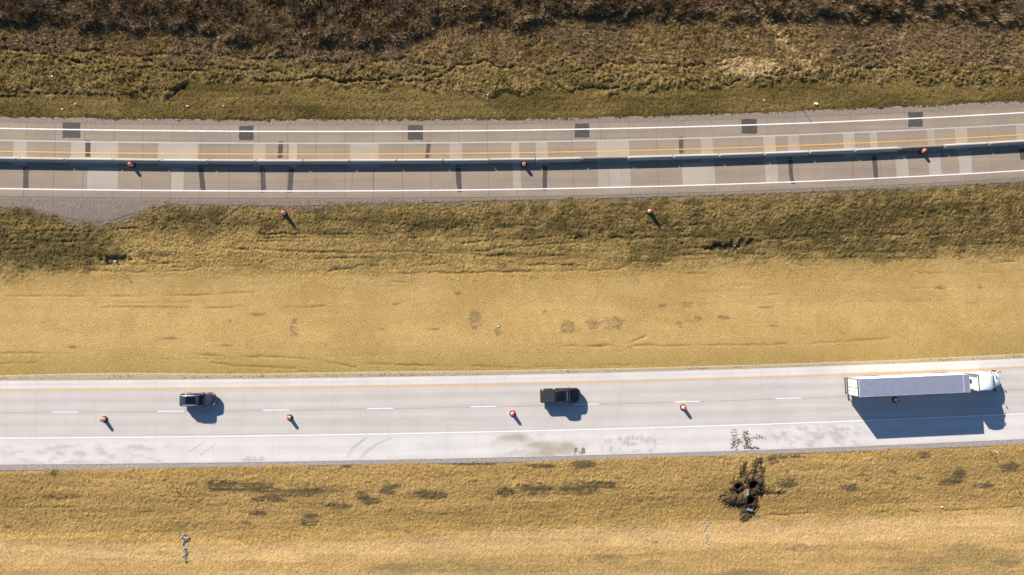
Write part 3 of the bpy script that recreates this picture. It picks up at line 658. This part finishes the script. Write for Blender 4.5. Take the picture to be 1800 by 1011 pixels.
# ------------------------------------------------------------------ vehicles
def wheels(root, spots, R, w, inner=.62, mat='rim'):
    for x, y in spots:
        s = 1 if y > 0 else -1
        m = MB(); m.wheel(x, y-w/2*1, R, [(R*inner, .0), (R*.93, .0), (R, w*.15), (R, w*.85), (R*.93, w), (R*inner, w)]); t = m.build('wheel', 'tyre', root, True)
        m = MB(); yo = y+s*w*.44; m.wheel(x, yo, R, [(R*inner*.98, -s*.05), (R*inner*.95, s*.0), (R*.5, -s*.02), (R*.16, s*.01), (R*.1, s*.02)]); m.build('rim', mat, t, True)
def hull(stations):
    """closed car-body loft: x, half width, low z, belt z, top z"""
    m = MB(); R = []
    for x, w, zl, zb, zt in stations:
        h = [(w*.86, zl), (w*.98, zl+.10), (w, zl+.24), (w*.995, zb-.14), (w*.955, zb-.02), (w*.86, zb+.35*(zt-zb)), (w*.55, zt-.012), (w*.2, zt)]
        R.append([(x, y, z) for y, z in h]+[(x, -y, z) for y, z in h[::-1]])
    return m.rings(R)
def cabin(stations):
    """glass house: x, half width at the belt, belt z, half width at the top, top z"""
    m = MB(); R = []
    for x, wb, zb, wt, zt in stations:
        h = [(wb, zb), (wb*.6+wt*.4, zb*.6+zt*.4), (wt, zt-.05*min(1, (zt-zb)*2)), (wt*.88, zt-.008), (wt*.4, zt+.008)]
        R.append([(x, y, z) for y, z in h]+[(x, -y, z) for y, z in h[::-1]])
    return m.rings(R)
def roof(stations, lift=.014):
    m = MB(); R = []
    for x, wt, zt in stations:
        h = [(wt*1.015, zt-.07), (wt*1.012, zt-.035), (wt*.9, zt+lift), (wt*.4, zt+lift+.016)]
        up = [(x, y, z) for y, z in h]+[(x, -y, z) for y, z in h[::-1]]
        R.append(up+[(x, -wt*.95, zt-.075), (x, wt*.95, zt-.075)])
    return m.rings(R)

# --- grey sport utility car
cx, cy = -43.05, -11.80
suv = empty('sport_utility_car', (cx, cy, .003), math.radians(.6))
tag(suv, 'dark grey sport utility car with black panoramic roof on the new road', 'car')
hull([(-2.50,.70,.50,.84,.90),(-2.44,.86,.40,.98,1.04),(-2.25,.95,.34,1.06,1.11),(-1.6,.985,.30,1.07,1.13),(-.6,.975,.28,1.04,1.10),(.5,.975,.28,1.02,1.08),(1.15,.985,.28,1.00,1.08),(1.7,.98,.30,.96,1.05),(2.05,.93,.32,.88,.98),(2.30,.80,.36,.78,.87),(2.45,.60,.42,.68,.75),(2.52,.40,.48,.6,.64)]).build('body', 'suv_paint', suv, True)
gl = cabin([(-2.40,.86,1.04,.80,1.10),(-2.16,.89,1.05,.72,1.60),(-1.4,.90,1.05,.735,1.72),(-.4,.905,1.04,.745,1.74),(.25,.905,1.03,.735,1.70),(.50,.90,1.02,.72,1.60),(1.20,.84,.98,.80,1.03)]).build('windows', 'glass', suv, True)
roof([(-2.34,.70,1.60),(-2.1,.725,1.645),(-1.4,.735,1.722),(-.4,.745,1.742),(.25,.735,1.702),(.47,.72,1.625)]).build('roof', 'suv_paint', suv, True)
m = MB(); m.rings([[(x, -.53, z+.034), (x, .53, z+.034), (x, .53, z+.012), (x, -.53, z+.012)] for x, z in ((-1.42,1.722),(-.9,1.736),(-.3,1.744),(.02,1.726))]); m.build('sunroof', 'glass', suv)
for s in (-1, 1):
    m = MB(); m.tube([(-1.95,s*.665,1.665),(-1.8,s*.665,1.74),(-.4,s*.675,1.80),(.05,s*.67,1.785),(.2,s*.665,1.72)], .022, 6); m.build('roof_rail', 'galvanised', suv, True)
    m = MB(); m.tube([(.46,s*.70,1.61),(1.12,s*.83,1.06)], .035, 6); m.build('pillar', 'suv_paint', suv, True); m = MB(); m.tube([(-.35,s*.755,1.70),(-.35,s*.905,1.06)], .035, 4); m.build('pillar', 'suv_paint', suv, True); m = MB(); m.tube([(-2.12,s*.735,1.60),(-2.3,s*.88,1.08)], .07, 6); m.build('pillar', 'suv_paint', suv, True)
    m = MB(); m.box(.78,.94,s*1.06-.11,s*1.06+.11,1.03,1.19,.04); m.build('mirror', 'suv_paint', suv)
    m = MB(); m.box(2.12,2.34,s*.68-.13,s*.68+.13,.74,.86,.04); m.build('headlight', 'lamp_clear', suv)
    m = MB(); m.box(-2.47,-2.30,s*.76-.15,s*.76+.15,.92,1.09,.04); m.build('tail_light', 'lamp_red', suv)
    for x in (-.75,.35):
        m = MB(); m.box(x-.1,x+.1,s*.985-.02,s*.985+.02,.90,.93); m.build('door_handle', 'chrome', suv)
m = MB(); m.tube([(2.08,-.90,.90),(2.30,-.74,.86),(2.46,-.45,.80),(2.53,-.15,.75),(2.53,.15,.75),(2.46,.45,.80),(2.30,.74,.86),(2.08,.90,.90)], .028, 6); m.build('chrome_trim', 'chrome', suv, True)
m = MB(); m.box(2.40,2.535,-.45,.45,.48,.68,.04); m.build('grille', 'black_plastic', suv)
m = MB(); m.box(-2.56,-2.36,-.84,.84,.44,.66,.06); m.build('rear_bumper', 'black_plastic', suv)
wheels(suv, [(-1.52,.86),(-1.52,-.86),(1.50,.86),(1.50,-.86)], .375, .24)

# --- black pickup truck
pk = empty('pickup_truck', (9.82, -11.36, .003), math.radians(1.2))
tag(pk, 'black crew cab pickup truck with covered bed on the new road', 'pickup truck')
hull([(-2.92,.90,.62,1.22,1.26),(-2.86,.97,.52,1.33,1.36),(-2.4,1.0,.48,1.35,1.37),(-1.0,1.0,.46,1.35,1.37),(-.2,.99,.44,1.32,1.35),(1.0,.99,.44,1.30,1.34),(1.65,1.0,.44,1.28,1.37),(2.3,1.0,.46,1.24,1.33),(2.62,.95,.5,1.14,1.24),(2.82,.80,.54,1.0,1.08),(2.91,.58,.6,.9,.96)]).build('body', 'black_paint', pk, True)
cabin([(-.92,.92,1.30,.80,1.40),(-.78,.92,1.30,.76,1.86),(-.3,.92,1.30,.765,1.93),(.4,.92,1.30,.765,1.93),(.80,.915,1.29,.75,1.86),(1.66,.84,1.22,.80,1.30)]).build('windows', 'glass', pk, True)
roof([(-.86,.74,1.85),(-.7,.755,1.89),(-.3,.765,1.93),(.4,.765,1.93),(.78,.75,1.875)]).build('roof', 'black_paint', pk, True)
m = MB(); m.box(-2.84,-.98,-.87,.87,1.33,1.405,.03); m.build('bed_cover', 'vinyl', pk)
m = MB(); m.box(-.97,-.90,-.88,.88,1.3,1.40,.02); m.build('bed_rail', 'black_plastic', pk)
for s in (-1, 1):
    for x, rx in ((-1.80,.62),(1.92,.60)):
        m = MB(); m.rings([[(x+rx*math.cos(a), s*y, .42+rx*1.02*math.sin(a)) for a in np.linspace(.05, math.pi-.05, 11)] + [(x+(rx-.1)*math.cos(a), s*y, .42+(rx-.1)*1.02*math.sin(a)) for a in np.linspace(math.pi-.05, .05, 11)] for y in (.93, 1.06, 1.075)]); m.build('fender_flare', 'black_plastic', pk)
    m = MB(); m.box(-.75,1.3,s*1.0-.08,s*1.0+.08,.42,.50,.03); m.build('running_board', 'steel_dark', pk)
    m = MB(); m.tube([(.79,s*.735,1.84),(1.56,s*.85,1.33)], .035, 6); m.build('pillar', 'black_paint', pk, True); m = MB(); m.tube([(.0,s*.78,1.88),(.0,s*.92,1.33)], .035, 4); m.build('pillar', 'black_paint', pk, True)
    m = MB(); m.box(1.18,1.34,s*1.12-.13,s*1.12+.13,1.33,1.54,.04); m.build('mirror', 'black_plastic', pk)
    m = MB(); m.box(2.56,2.78,s*.72-.12,s*.72+.12,.92,1.06,.04); m.build('headlight', 'lamp_clear', pk)
    m = MB(); m.box(-2.94,-2.80,s*.90-.09,s*.90+.09,.95,1.30,.03); m.build('tail_light', 'lamp_red', pk)
    for x in (-.45,.55):
        m = MB(); m.box(x-.1,x+.1,s*1.0-.02,s*1.0+.02,1.12,1.15); m.build('door_handle', 'black_plastic', pk)
m = MB(); m.rings([[(2.55,-.98,z),(2.86,-.72,z),(2.99,-.3,z),(2.99,.3,z),(2.86,.72,z),(2.55,.98,z)] for z in (.52,.6,.74)]); m.build('front_bumper', 'black_plastic', pk)
m = MB(); m.box(-3.02,-2.86,-.95,.95,.55,.72,.05); m.build('rear_bumper', 'steel_dark', pk)
m = MB(); m.rings([[(.86,-.66,1.845),(.86,.66,1.845),(.86,.66,1.83),(.86,-.66,1.83)],[(.97,-.68,1.775),(.97,.68,1.775),(.97,.68,1.75),(.97,-.68,1.75)]]); m.build('sun_strip', 'lamp_clear', pk)
m = MB(); m.box(2.35,2.9,-.6,.6,.8,1.08,.04); m.build('grille', 'black_plastic', pk)
wheels(pk, [(-1.80,.88),(-1.80,-.88),(1.92,.88),(1.92,-.88)], .42, .28)

# --- white semi truck
tr = empty('semi_truck', (52.64, -10.06, .003), math.radians(2.35))
tag(tr, 'white semi truck pulling a long white box trailer with grey roof', 'truck')
TL = 16.5
m = MB(); m.box(.06, TL, -1.29, 1.29, 1.15, 4.07, .03); m.build('trailer_body', 'trailer_white', tr)
m = MB(); m.box(.16, TL-1.02, -1.245, 1.245, 4.05, 4.095, .02); m.build('roof_sheet', 'aluminium', tr)
m = MB(); m.box(TL-.90, TL-.06, -1.245, 1.245, 4.05, 4.095, .02); m.build('roof_sheet', 'aluminium', tr)
m = MB(); m.box(TL-1.0, TL-.92, -1.27, 1.27, 4.05, 4.105); m.build('roof_bow', 'rail_alu', tr)
for s in (-1, 1):
    m = MB(); m.box(.06, TL, s*1.275-.022, s*1.275+.022, 3.98, 4.10); m.build('top_rail', 'rail_alu', tr)
    m = MB(); m.box(.06, TL, s*1.285-.02, s*1.285+.02, 1.06, 1.22); m.build('bottom_rail', 'rail_alu', tr)
    d = MB(); d.box(.0, .055, min(s*.02, s*1.22), max(s*.02, s*1.22), 1.28, 3.92, .01); do = d.build('rear_door', 'trailer_white', tr)
    for y in (.10, .55):
        m = MB(); m.tube([(-.03, s*y, 1.2), (-.03, s*y, 3.95)], .022, 6); m.build('lock_rod', 'galvanised', do)
    for z in (1.6, 2.3, 3.0, 3.6):
        m = MB(); m.box(-.03, .01, s*1.16-.09, s*1.16+.09, z-.05, z+.05); m.build('hinge', 'steel_dark', do)
    m = MB(); m.box(-.035, .08, s*1.265-.04, s*1.265+.04, 1.05, 4.09); m.build('rear_post', 'steel_dark', tr)
    m = MB(); m.box(-.06, .04, s*.95-.05, s*.95+.05, .62, 1.12); m.build('guard_post', 'steel_dark', tr)
    m = MB(); m.box(.95, 1.0, s*.95-.32, s*.95+.32, .25, 1.1); m.build('mud_flap', 'rubber', tr)
    m = MB(); m.box(12.1, 12.3, s*.85-.08, s*.85+.08, .15, 1.15); m.build('landing_leg', 'steel_dark', tr)
    m = MB(); m.box(.5, 2.4, s*.5-.06, s*.5+.06, .95, 1.15); m.box(2.4, 15.8, s*.5-.05, s*.5+.05, 1.0, 1.15); m.build('chassis_rail', 'steel_dark', tr)
m = MB(); m.box(-.035, .08, -1.22, 1.22, 3.93, 4.09); m.build('rear_header', 'steel_dark', tr)
m = MB(); m.box(-.08, .08, -1.27, 1.27, 1.03, 1.22); m.build('rear_sill', 'steel_dark', tr)
m = MB(); m.box(-.12, .0, -1.28, 1.28, .52, .64); m.build('underride_guard', 'steel_dark', tr)
for s in (-1, 1):
    for y in (.75, 1.12):
        m = MB(); m.box(-.10, -.07, s*y-.07, s*y+.07, 1.08, 1.16); m.build('tail_light', 'lamp_red', tr)
wheels(tr, [(x, s*y) for x in (3.3, 4.55, 13.9, 15.2) for s in (-1, 1) for y in (1.14,)], .52, .30, .55)
wheels(tr, [(x, s*y) for x in (3.3, 4.55, 13.9, 15.2) for s in (-1, 1) for y in (.80,)], .52, .28, .55)
wheels(tr, [(21.75, 1.02), (21.75, -1.02)], .52, .30, .55)
# tractor
m = MB(); m.box(13.2, 22.4, -.46, -.34, .72, .98); m.box(13.2, 22.4, .34, .46, .72, .98); m.build('frame', 'steel_dark', tr)
m = MB(); m.box(13.6, 15.6, -.5, .5, .98, 1.10, .04); m.build('fifth_wheel', 'steel_dark', tr)
m = MB(); m.box(16.1, 18.0, -.75, .75, 1.0, 1.05); m.build('deck_plate', 'rail_alu', tr)
m = MB(); R = []
for x, w, zl, zt, rr in ((18.02,1.20,.75,3.86,.16),(18.10,1.22,.72,3.95,.22),(18.7,1.225,.70,4.02,.26),(19.5,1.22,.70,3.98,.30),(20.05,1.17,.70,3.80,.34),(20.45,1.10,.70,3.42,.34),(20.75,1.06,.70,2.98,.26),(21.35,1.02,.70,2.18,.18),(21.45,1.0,.72,2.08,.16)):
    h = [(w, zl), (w, (zl+zt)/2), (w*.99, zt-rr*1.3), (w*.95, zt-rr*.45), (w*.84, zt-.06), (w*.5, zt), (w*.15, zt+.01)]
    R.append([(x, y, z) for y, z in h]+[(x, -y, z) for y, z in h[::-1]])
m.rings(R); m.build('cab', 'truck_white', tr, True)
m = MB(); R = []
for x, w, zl, zt in ((21.38,.98,.62,2.12),(21.9,.96,.6,2.02),(22.4,.90,.58,1.86),(22.8,.80,.55,1.62),(23.02,.66,.52,1.32),(23.08,.52,.55,1.05)):
    h = [(w, zl), (w, zt-.42), (w*.93, zt-.14), (w*.7, zt-.03), (w*.25, zt)]; R.append([(x, y, z) for y, z in h]+[(x, -y, z) for y, z in h[::-1]])
m.rings(R); m.build('hood', 'truck_white', tr, True)
m = MB(); m.rings([[(20.80,-.92,2.92),(20.80,.92,2.92),(20.76,.92,2.88),(20.76,-.92,2.88)],[(21.40,-.90,2.20),(21.40,.90,2.20),(21.34,.90,2.16),(21.34,-.90,2.16)]]); m.build('windshield', 'glass', tr)
m = MB(); m.box(22.3, 23.12, -1.16, 1.16, .32, .62, .1); m.build('front_bumper', 'truck_white', tr)
m = MB(); m.box(22.95, 23.10, -.42, .42, .7, 1.15, .03); m.build('grille', 'chrome', tr)
m = MB(); m.box(17.985, 18.03, -1.16, 1.16, 3.72, 3.90); m.box(17.985, 18.03, -1.21, -1.14, 1.0, 3.72); m.box(17.985, 18.03, 1.14, 1.21, 1.0, 3.72); m.build('rear_seal', 'black_plastic', tr)
m = MB(); m.box(17.90, 18.02, -.22, .34, 1.55, 2.35, .03); m.build('rear_panel', 'black_plastic', tr)
m = MB(); m.tube([(17.99,.1,1.9),(17.5,.05,1.5),(17.0,.0,1.35),(16.7,-.05,1.7),(16.52,0,2.0)], .035, 6); m.build('air_hose', 'black_plastic', tr)
for s in (-1, 1):
    m = MB(); m.box(17.72, 18.03, s*1.205-.02, s*1.205+.02, 1.0, 3.75); m.build('side_fairing', 'truck_white', tr)
    m = MB(); m.box(17.68, 17.73, s*1.205-.028, s*1.205+.028, 1.0, 3.76); m.build('fairing_edge', 'black_plastic', tr)
    m = MB(); m.box(16.2, 20.9, s*1.1-.12, s*1.1+.12, .35, 1.0, .05); m.build('side_skirt', 'truck_white', tr)
    m = MB(); m.rings([[(21.75+.70*math.cos(a), s*y, .52+.68*math.sin(a)) for a in np.linspace(0, math.pi, 11)]+[(21.75+.60*math.cos(a), s*y, .52+.60*math.sin(a)) for a in np.linspace(math.pi, 0, 11)] for y in (.80, 1.16, 1.19)]); m.build('fender', 'truck_white', tr)
    m = MB(); m.box(20.95, 21.4, s*1.035-.01, s*1.035+.01, 1.75, 2.3); m.build('side_window', 'glass', tr)
    m = MB(); m.box(20.0, 20.75, s*1.16-.02, s*1.16+.02, 1.95, 2.75); m.build('side_window', 'glass', tr)
    m = MB(); m.tube([(21.3, s*1.02, 2.5), (21.45, s*1.40, 2.55)], .03, 6); m.tube([(21.3, s*1.02, 1.95), (21.45, s*1.40, 1.95)], .03, 6); m.box(21.38, 21.52, s*1.43-.12, s*1.43+.12, 1.85, 2.65, .04); m.build('mirror', 'black_plastic', tr)
    m = MB(); m.tube([(22.55, s*.92, 1.5), (22.68, s*1.2, 1.85)], .02, 6); m.box(22.62, 22.74, s*1.22-.09, s*1.22+.09, 1.8, 2.02, .03); m.build('hood_mirror', 'black_plastic', tr)
    m = MB(); m.box(22.62, 22.98, s*.82-.14, s*.82+.14, .85, 1.12, .05); m.build('headlight', 'lamp_clear', tr)
    m = MB(); m.tube([(20.15, s*.72, 3.78), (20.55, s*.72, 3.52)], .05, 8); m.build('air_horn', 'chrome', tr)

# ------------------------------------------------------------------ small things on the verges
def post(px, py, h, label, top='sheeting', sh='galvanised', r=.035):
    x, y = P(px, py, -.3); z = zat(x, y); o = empty('marker_post', (x, y, z-.05))
    m = MB(); m.box(-r, r, -r*.6, r*.6, -.3, h, .01); m.build('shaft', sh, o)
    m = MB(); m.box(-r*2.0, r*2.0, -r*1.2, r*1.2, h-.14, h+.04, .02); m.build('reflector', top, o)
    return tag(o, label, 'post', 'thin marker posts on the verges')
post(1737, 791, 1.7, 'tall thin marker post on the outer slope below the semi truck')
post(1779, 841, 1.25, 'thin marker post on the outer slope nearest the right edge', 'galvanised')
post(299, 845, 1.05, 'short marker post on the outer slope below the grey car', 'wood', 'wood')
post(211, 479, .95, 'short marker post in the median left of the gravel turnout', 'wood', 'wood')
post(1411, 197, 1.1, 'short marker post beside the white litter at the old road', 'galvanised')
post(195.5, 458, .55, 'stubby white marker post in the dark median hollow on the left', 'litter_white', 'litter_white', .07)
post(1294, 431, .6, 'stubby white marker post in the dark median hollow on the right', 'pale_stone', 'pale_stone', .07)
x, y = P(1374, 817, -.2); o = empty('survey_stake', (x, y, zat(x, y)-.03)); tag(o, 'thin pink survey stake beside the dug holes', 'stake')
m = MB(); m.box(-.02, .02, -.02, .02, -.2, .75); m.build('shaft', 'flag_pink', o)
m = MB(); m.box(-.01, .01, -.02, .22, .58, .74); m.build('flag', 'flag_pink', o)

def rock(m, x, y, z, r, rg, fl=.75):
    n = 7; R = []
    for k in range(5):
        a = -1.2+2.4*k/4; rr = r*math.cos(a)
        R.append([(x+rr*math.cos(2*math.pi*j/n)*rg.uniform(.8, 1.2), y+rr*math.sin(2*math.pi*j/n)*rg.uniform(.8, 1.2), z+r*fl*math.sin(a)*rg.uniform(.85, 1.15)) for j in range(n)])
    m.rings(R)
for pts, mat, label, n, h in ((((318,943),(321,960),(322,975),(321,989)), 'stone', 'short row of grey stones laid across the outer ditch on the left', 110, .30), (((1246,916),(1247,935),(1247,950),(1246,966)), 'pale_stone', 'short row of straw covered pale stones across the outer ditch', 110, .16)):
    rg = random.Random(n); q = [P(*p) for p in pts]; base = (q[1][0], q[1][1], zat(*q[1])); o = empty('stone_check', base); tag(o, label, 'stones', 'stone checks in the outer ditch'); m = MB()
    for i in range(n):
        t = rg.random()*(len(q)-1); k = min(int(t), len(q)-2); f_ = t-k; x = q[k][0]*(1-f_)+q[k+1][0]*f_+rg.gauss(0, .2); y = q[k][1]*(1-f_)+q[k+1][1]*f_
        rock(m, x-base[0], y-base[1], zat(x, y)-base[2]+rg.uniform(-.10, h-.14), rg.uniform(.08, .17), rg)
    tag(m.build('stones', mat, o), kind='stuff')

def litter(px, py, s, label, seed):
    rg = random.Random(seed); s *= .75; x, y = P(px, py, -.3); z = zat(x, y)+.04; n = 6; V = []; F_ = []
    for i in range(n):
        for j in range(4): V.append(((i/(n-1)-.5)*s+rg.uniform(-.05, .05)*s, (j/3-.5)*s*.55+rg.uniform(-.06, .06)*s, .10+rg.uniform(-.06, .16)*s))
    for i in range(n-1):
        for j in range(3): F_.append((i*4+j, i*4+4+j, i*4+5+j, i*4+1+j))
    m = MB(); m.add(V, F_); o = m.build('litter', 'litter_white', None); o.location = (x, y, z); o.rotation_euler = (0, 0, rg.uniform(-.6, .2)); sm = o.modifiers.new('thickness', 'SOLIDIFY'); sm.thickness = .012
    tag(o, label, 'litter', 'scraps of litter on the verges')
for i, q in enumerate(((1432,183.5,.75,'large crumpled white scrap in the grass above the old road'),(331,187.5,.42,'small white scrap in mown grass, left of two near the second asphalt patch'),(394,187,.34,'tiny white scrap in mown grass, right of two near the second asphalt patch'),(93,135,.36,'small white scrap in tall grass near the left edge'),
        (112,193,.36,'small white scrap just above the first asphalt patch'),(134.5,184,.3,'tiny pale scrap higher up above the first asphalt patch'),(857,168,.3,'tiny pale scrap in tall grass near the middle'),(1341,177.5,.34,'small white scrap above the fifth asphalt patch'),(1661,893.5,.36,'small white scrap on the outer slope below the semi truck'),(876,574,.34,'pale scrap half buried in the median straw'),(1537,120,.3,'tiny white scrap beside the scrub on the right'),(1746,793,.3,'white scrap beside the tall marker post'))):
    litter(*q, 300+i)
for px, py, rz, ln, label in ((1316.5,867,1.5,.78,'grey blue pipe section standing between the two upper dug holes'),(1320.5,899,-.22,.85,'grey blue pipe section lying below the lowest dug hole')):
    x, y = P(px, py, -.2); z = zat(x, y); o = empty('pipe_section', (x, y, z+.17), rz); tag(o, label, 'pipe', 'pipe sections at the dug holes'); h = ln/2; n = 14
    ring = lambda xx, r: [(xx, r*math.cos(2*math.pi*j/n), r*math.sin(2*math.pi*j/n)) for j in range(n)]
    m = MB(); m.rings([ring(-h, .135), ring(-h, .165), ring(h, .165), ring(h, .135), ring(-h, .135)], False); m.build('pipe_wall', 'pipe_blue', o, False)
    m = MB(); m.rings([ring(h-.1, .168), ring(h-.09, .185), ring(h, .185), ring(h+.005, .168)], True); m.build('collar', 'pipe_blue', o)
# clods of earth dropped on the shoulder by the digging
rg = random.Random(5); m = MB()
for pts, n in ((((1291,755),(1292,768),(1289,780),(1293,792)), 110), (((1310,757),(1311,768),(1313,778),(1317,788)), 170), (((1287,790),(1290,778),(1298,772),(1302,780)), 60), (((1308,785),(1318,788),(1328,787),(1338,790)), 90), (((1314,776),(1325,769),(1333,768),(1342,769)), 60)):
    q = [P(*p) for p in pts]
    for i in range(n):
        t = rg.random()*(len(q)-1); k = min(int(t), len(q)-2); f_ = t-k; x = q[k][0]*(1-f_)+q[k+1][0]*f_+rg.gauss(0, .24); y = q[k][1]*(1-f_)+q[k+1][1]*f_+rg.gauss(0, .14)
        if y > float(YL(x))+L['bot']+.15: rock(m, x, y, .012, rg.uniform(.025, .10)*rg.uniform(.6, 1.2), rg, .4)
tag(m.build('soil_clods', 'soil', None), 'dark clods of earth strewn across the shoulder above the dug holes', 'soil', kind='stuff')

# leafless shrubs in the brush
def shrub(seed, h):
    rg = random.Random(seed); o = empty('bare_shrub'); m = MB()
    def grow(p, d, ln, r, lev):
        q = tuple(p[i]+d[i]*ln for i in range(3)); m.tube([p, tuple((p[i]+q[i])/2+rg.uniform(-.04, .04)*ln for i in range(3)), q], [r, r*.8, r*.6], 3)
        if lev == 0: return
        for _ in range(rg.choice((3, 3, 4))):
            e = [d[i]+rg.uniform(-.75, .75)*(1 if i < 2 else .6) for i in range(3)]; e[2] = abs(e[2])*.9+.12; k = math.sqrt(sum(v*v for v in e)); grow(q if rg.random() < .7 else tuple((p[i]+q[i])/2 for i in range(3)), [v/k for v in e], ln*rg.uniform(.6, .85), r*.62, lev-1)
    for i in range(7):
        a = i*.9+rg.uniform(-.3, .3); grow((0, 0, 0), [.45*math.cos(a), .45*math.sin(a), .9], h*.36, .028, 3)
    m.build('branches', 'twig', o); return o
protos = [shrub(1, 2.2), shrub(2, 1.8), shrub(3, 2.6)]; used = [0, 0, 0]
for i, (px, py, s) in enumerate(((70,16,1.0),(155,40,1.1),(215,42,.9),(300,14,1.1),(380,28,1.0),(455,40,1.0),(520,18,1.1),(590,45,1.1),(640,60,1.0),(690,25,1.2),(760,12,1.0),(840,10,1.0),(930,12,.9),(1040,4,1.1),(1130,2,1.0),(1290,6,.9),(1450,6,1.1),(1520,4,1.0),(1640,2,1.1),(1720,8,1.0),(1780,12,1.1),(30,4,1.1))):
    k = i % 3; x, y = P(px, py, -.6); o = protos[k] if not used[k] else copy_tree(protos[k]); used[k] = 1
    o.location = (x, y, zat(x, y)-.15); o.rotation_euler = (0, 0, i*1.3); o.scale = (s, s, s*.9)
    tag(o, 'leafless grey brown shrub standing in the dead brush along the top edge', 'shrub', 'leafless shrubs in the dead brush')
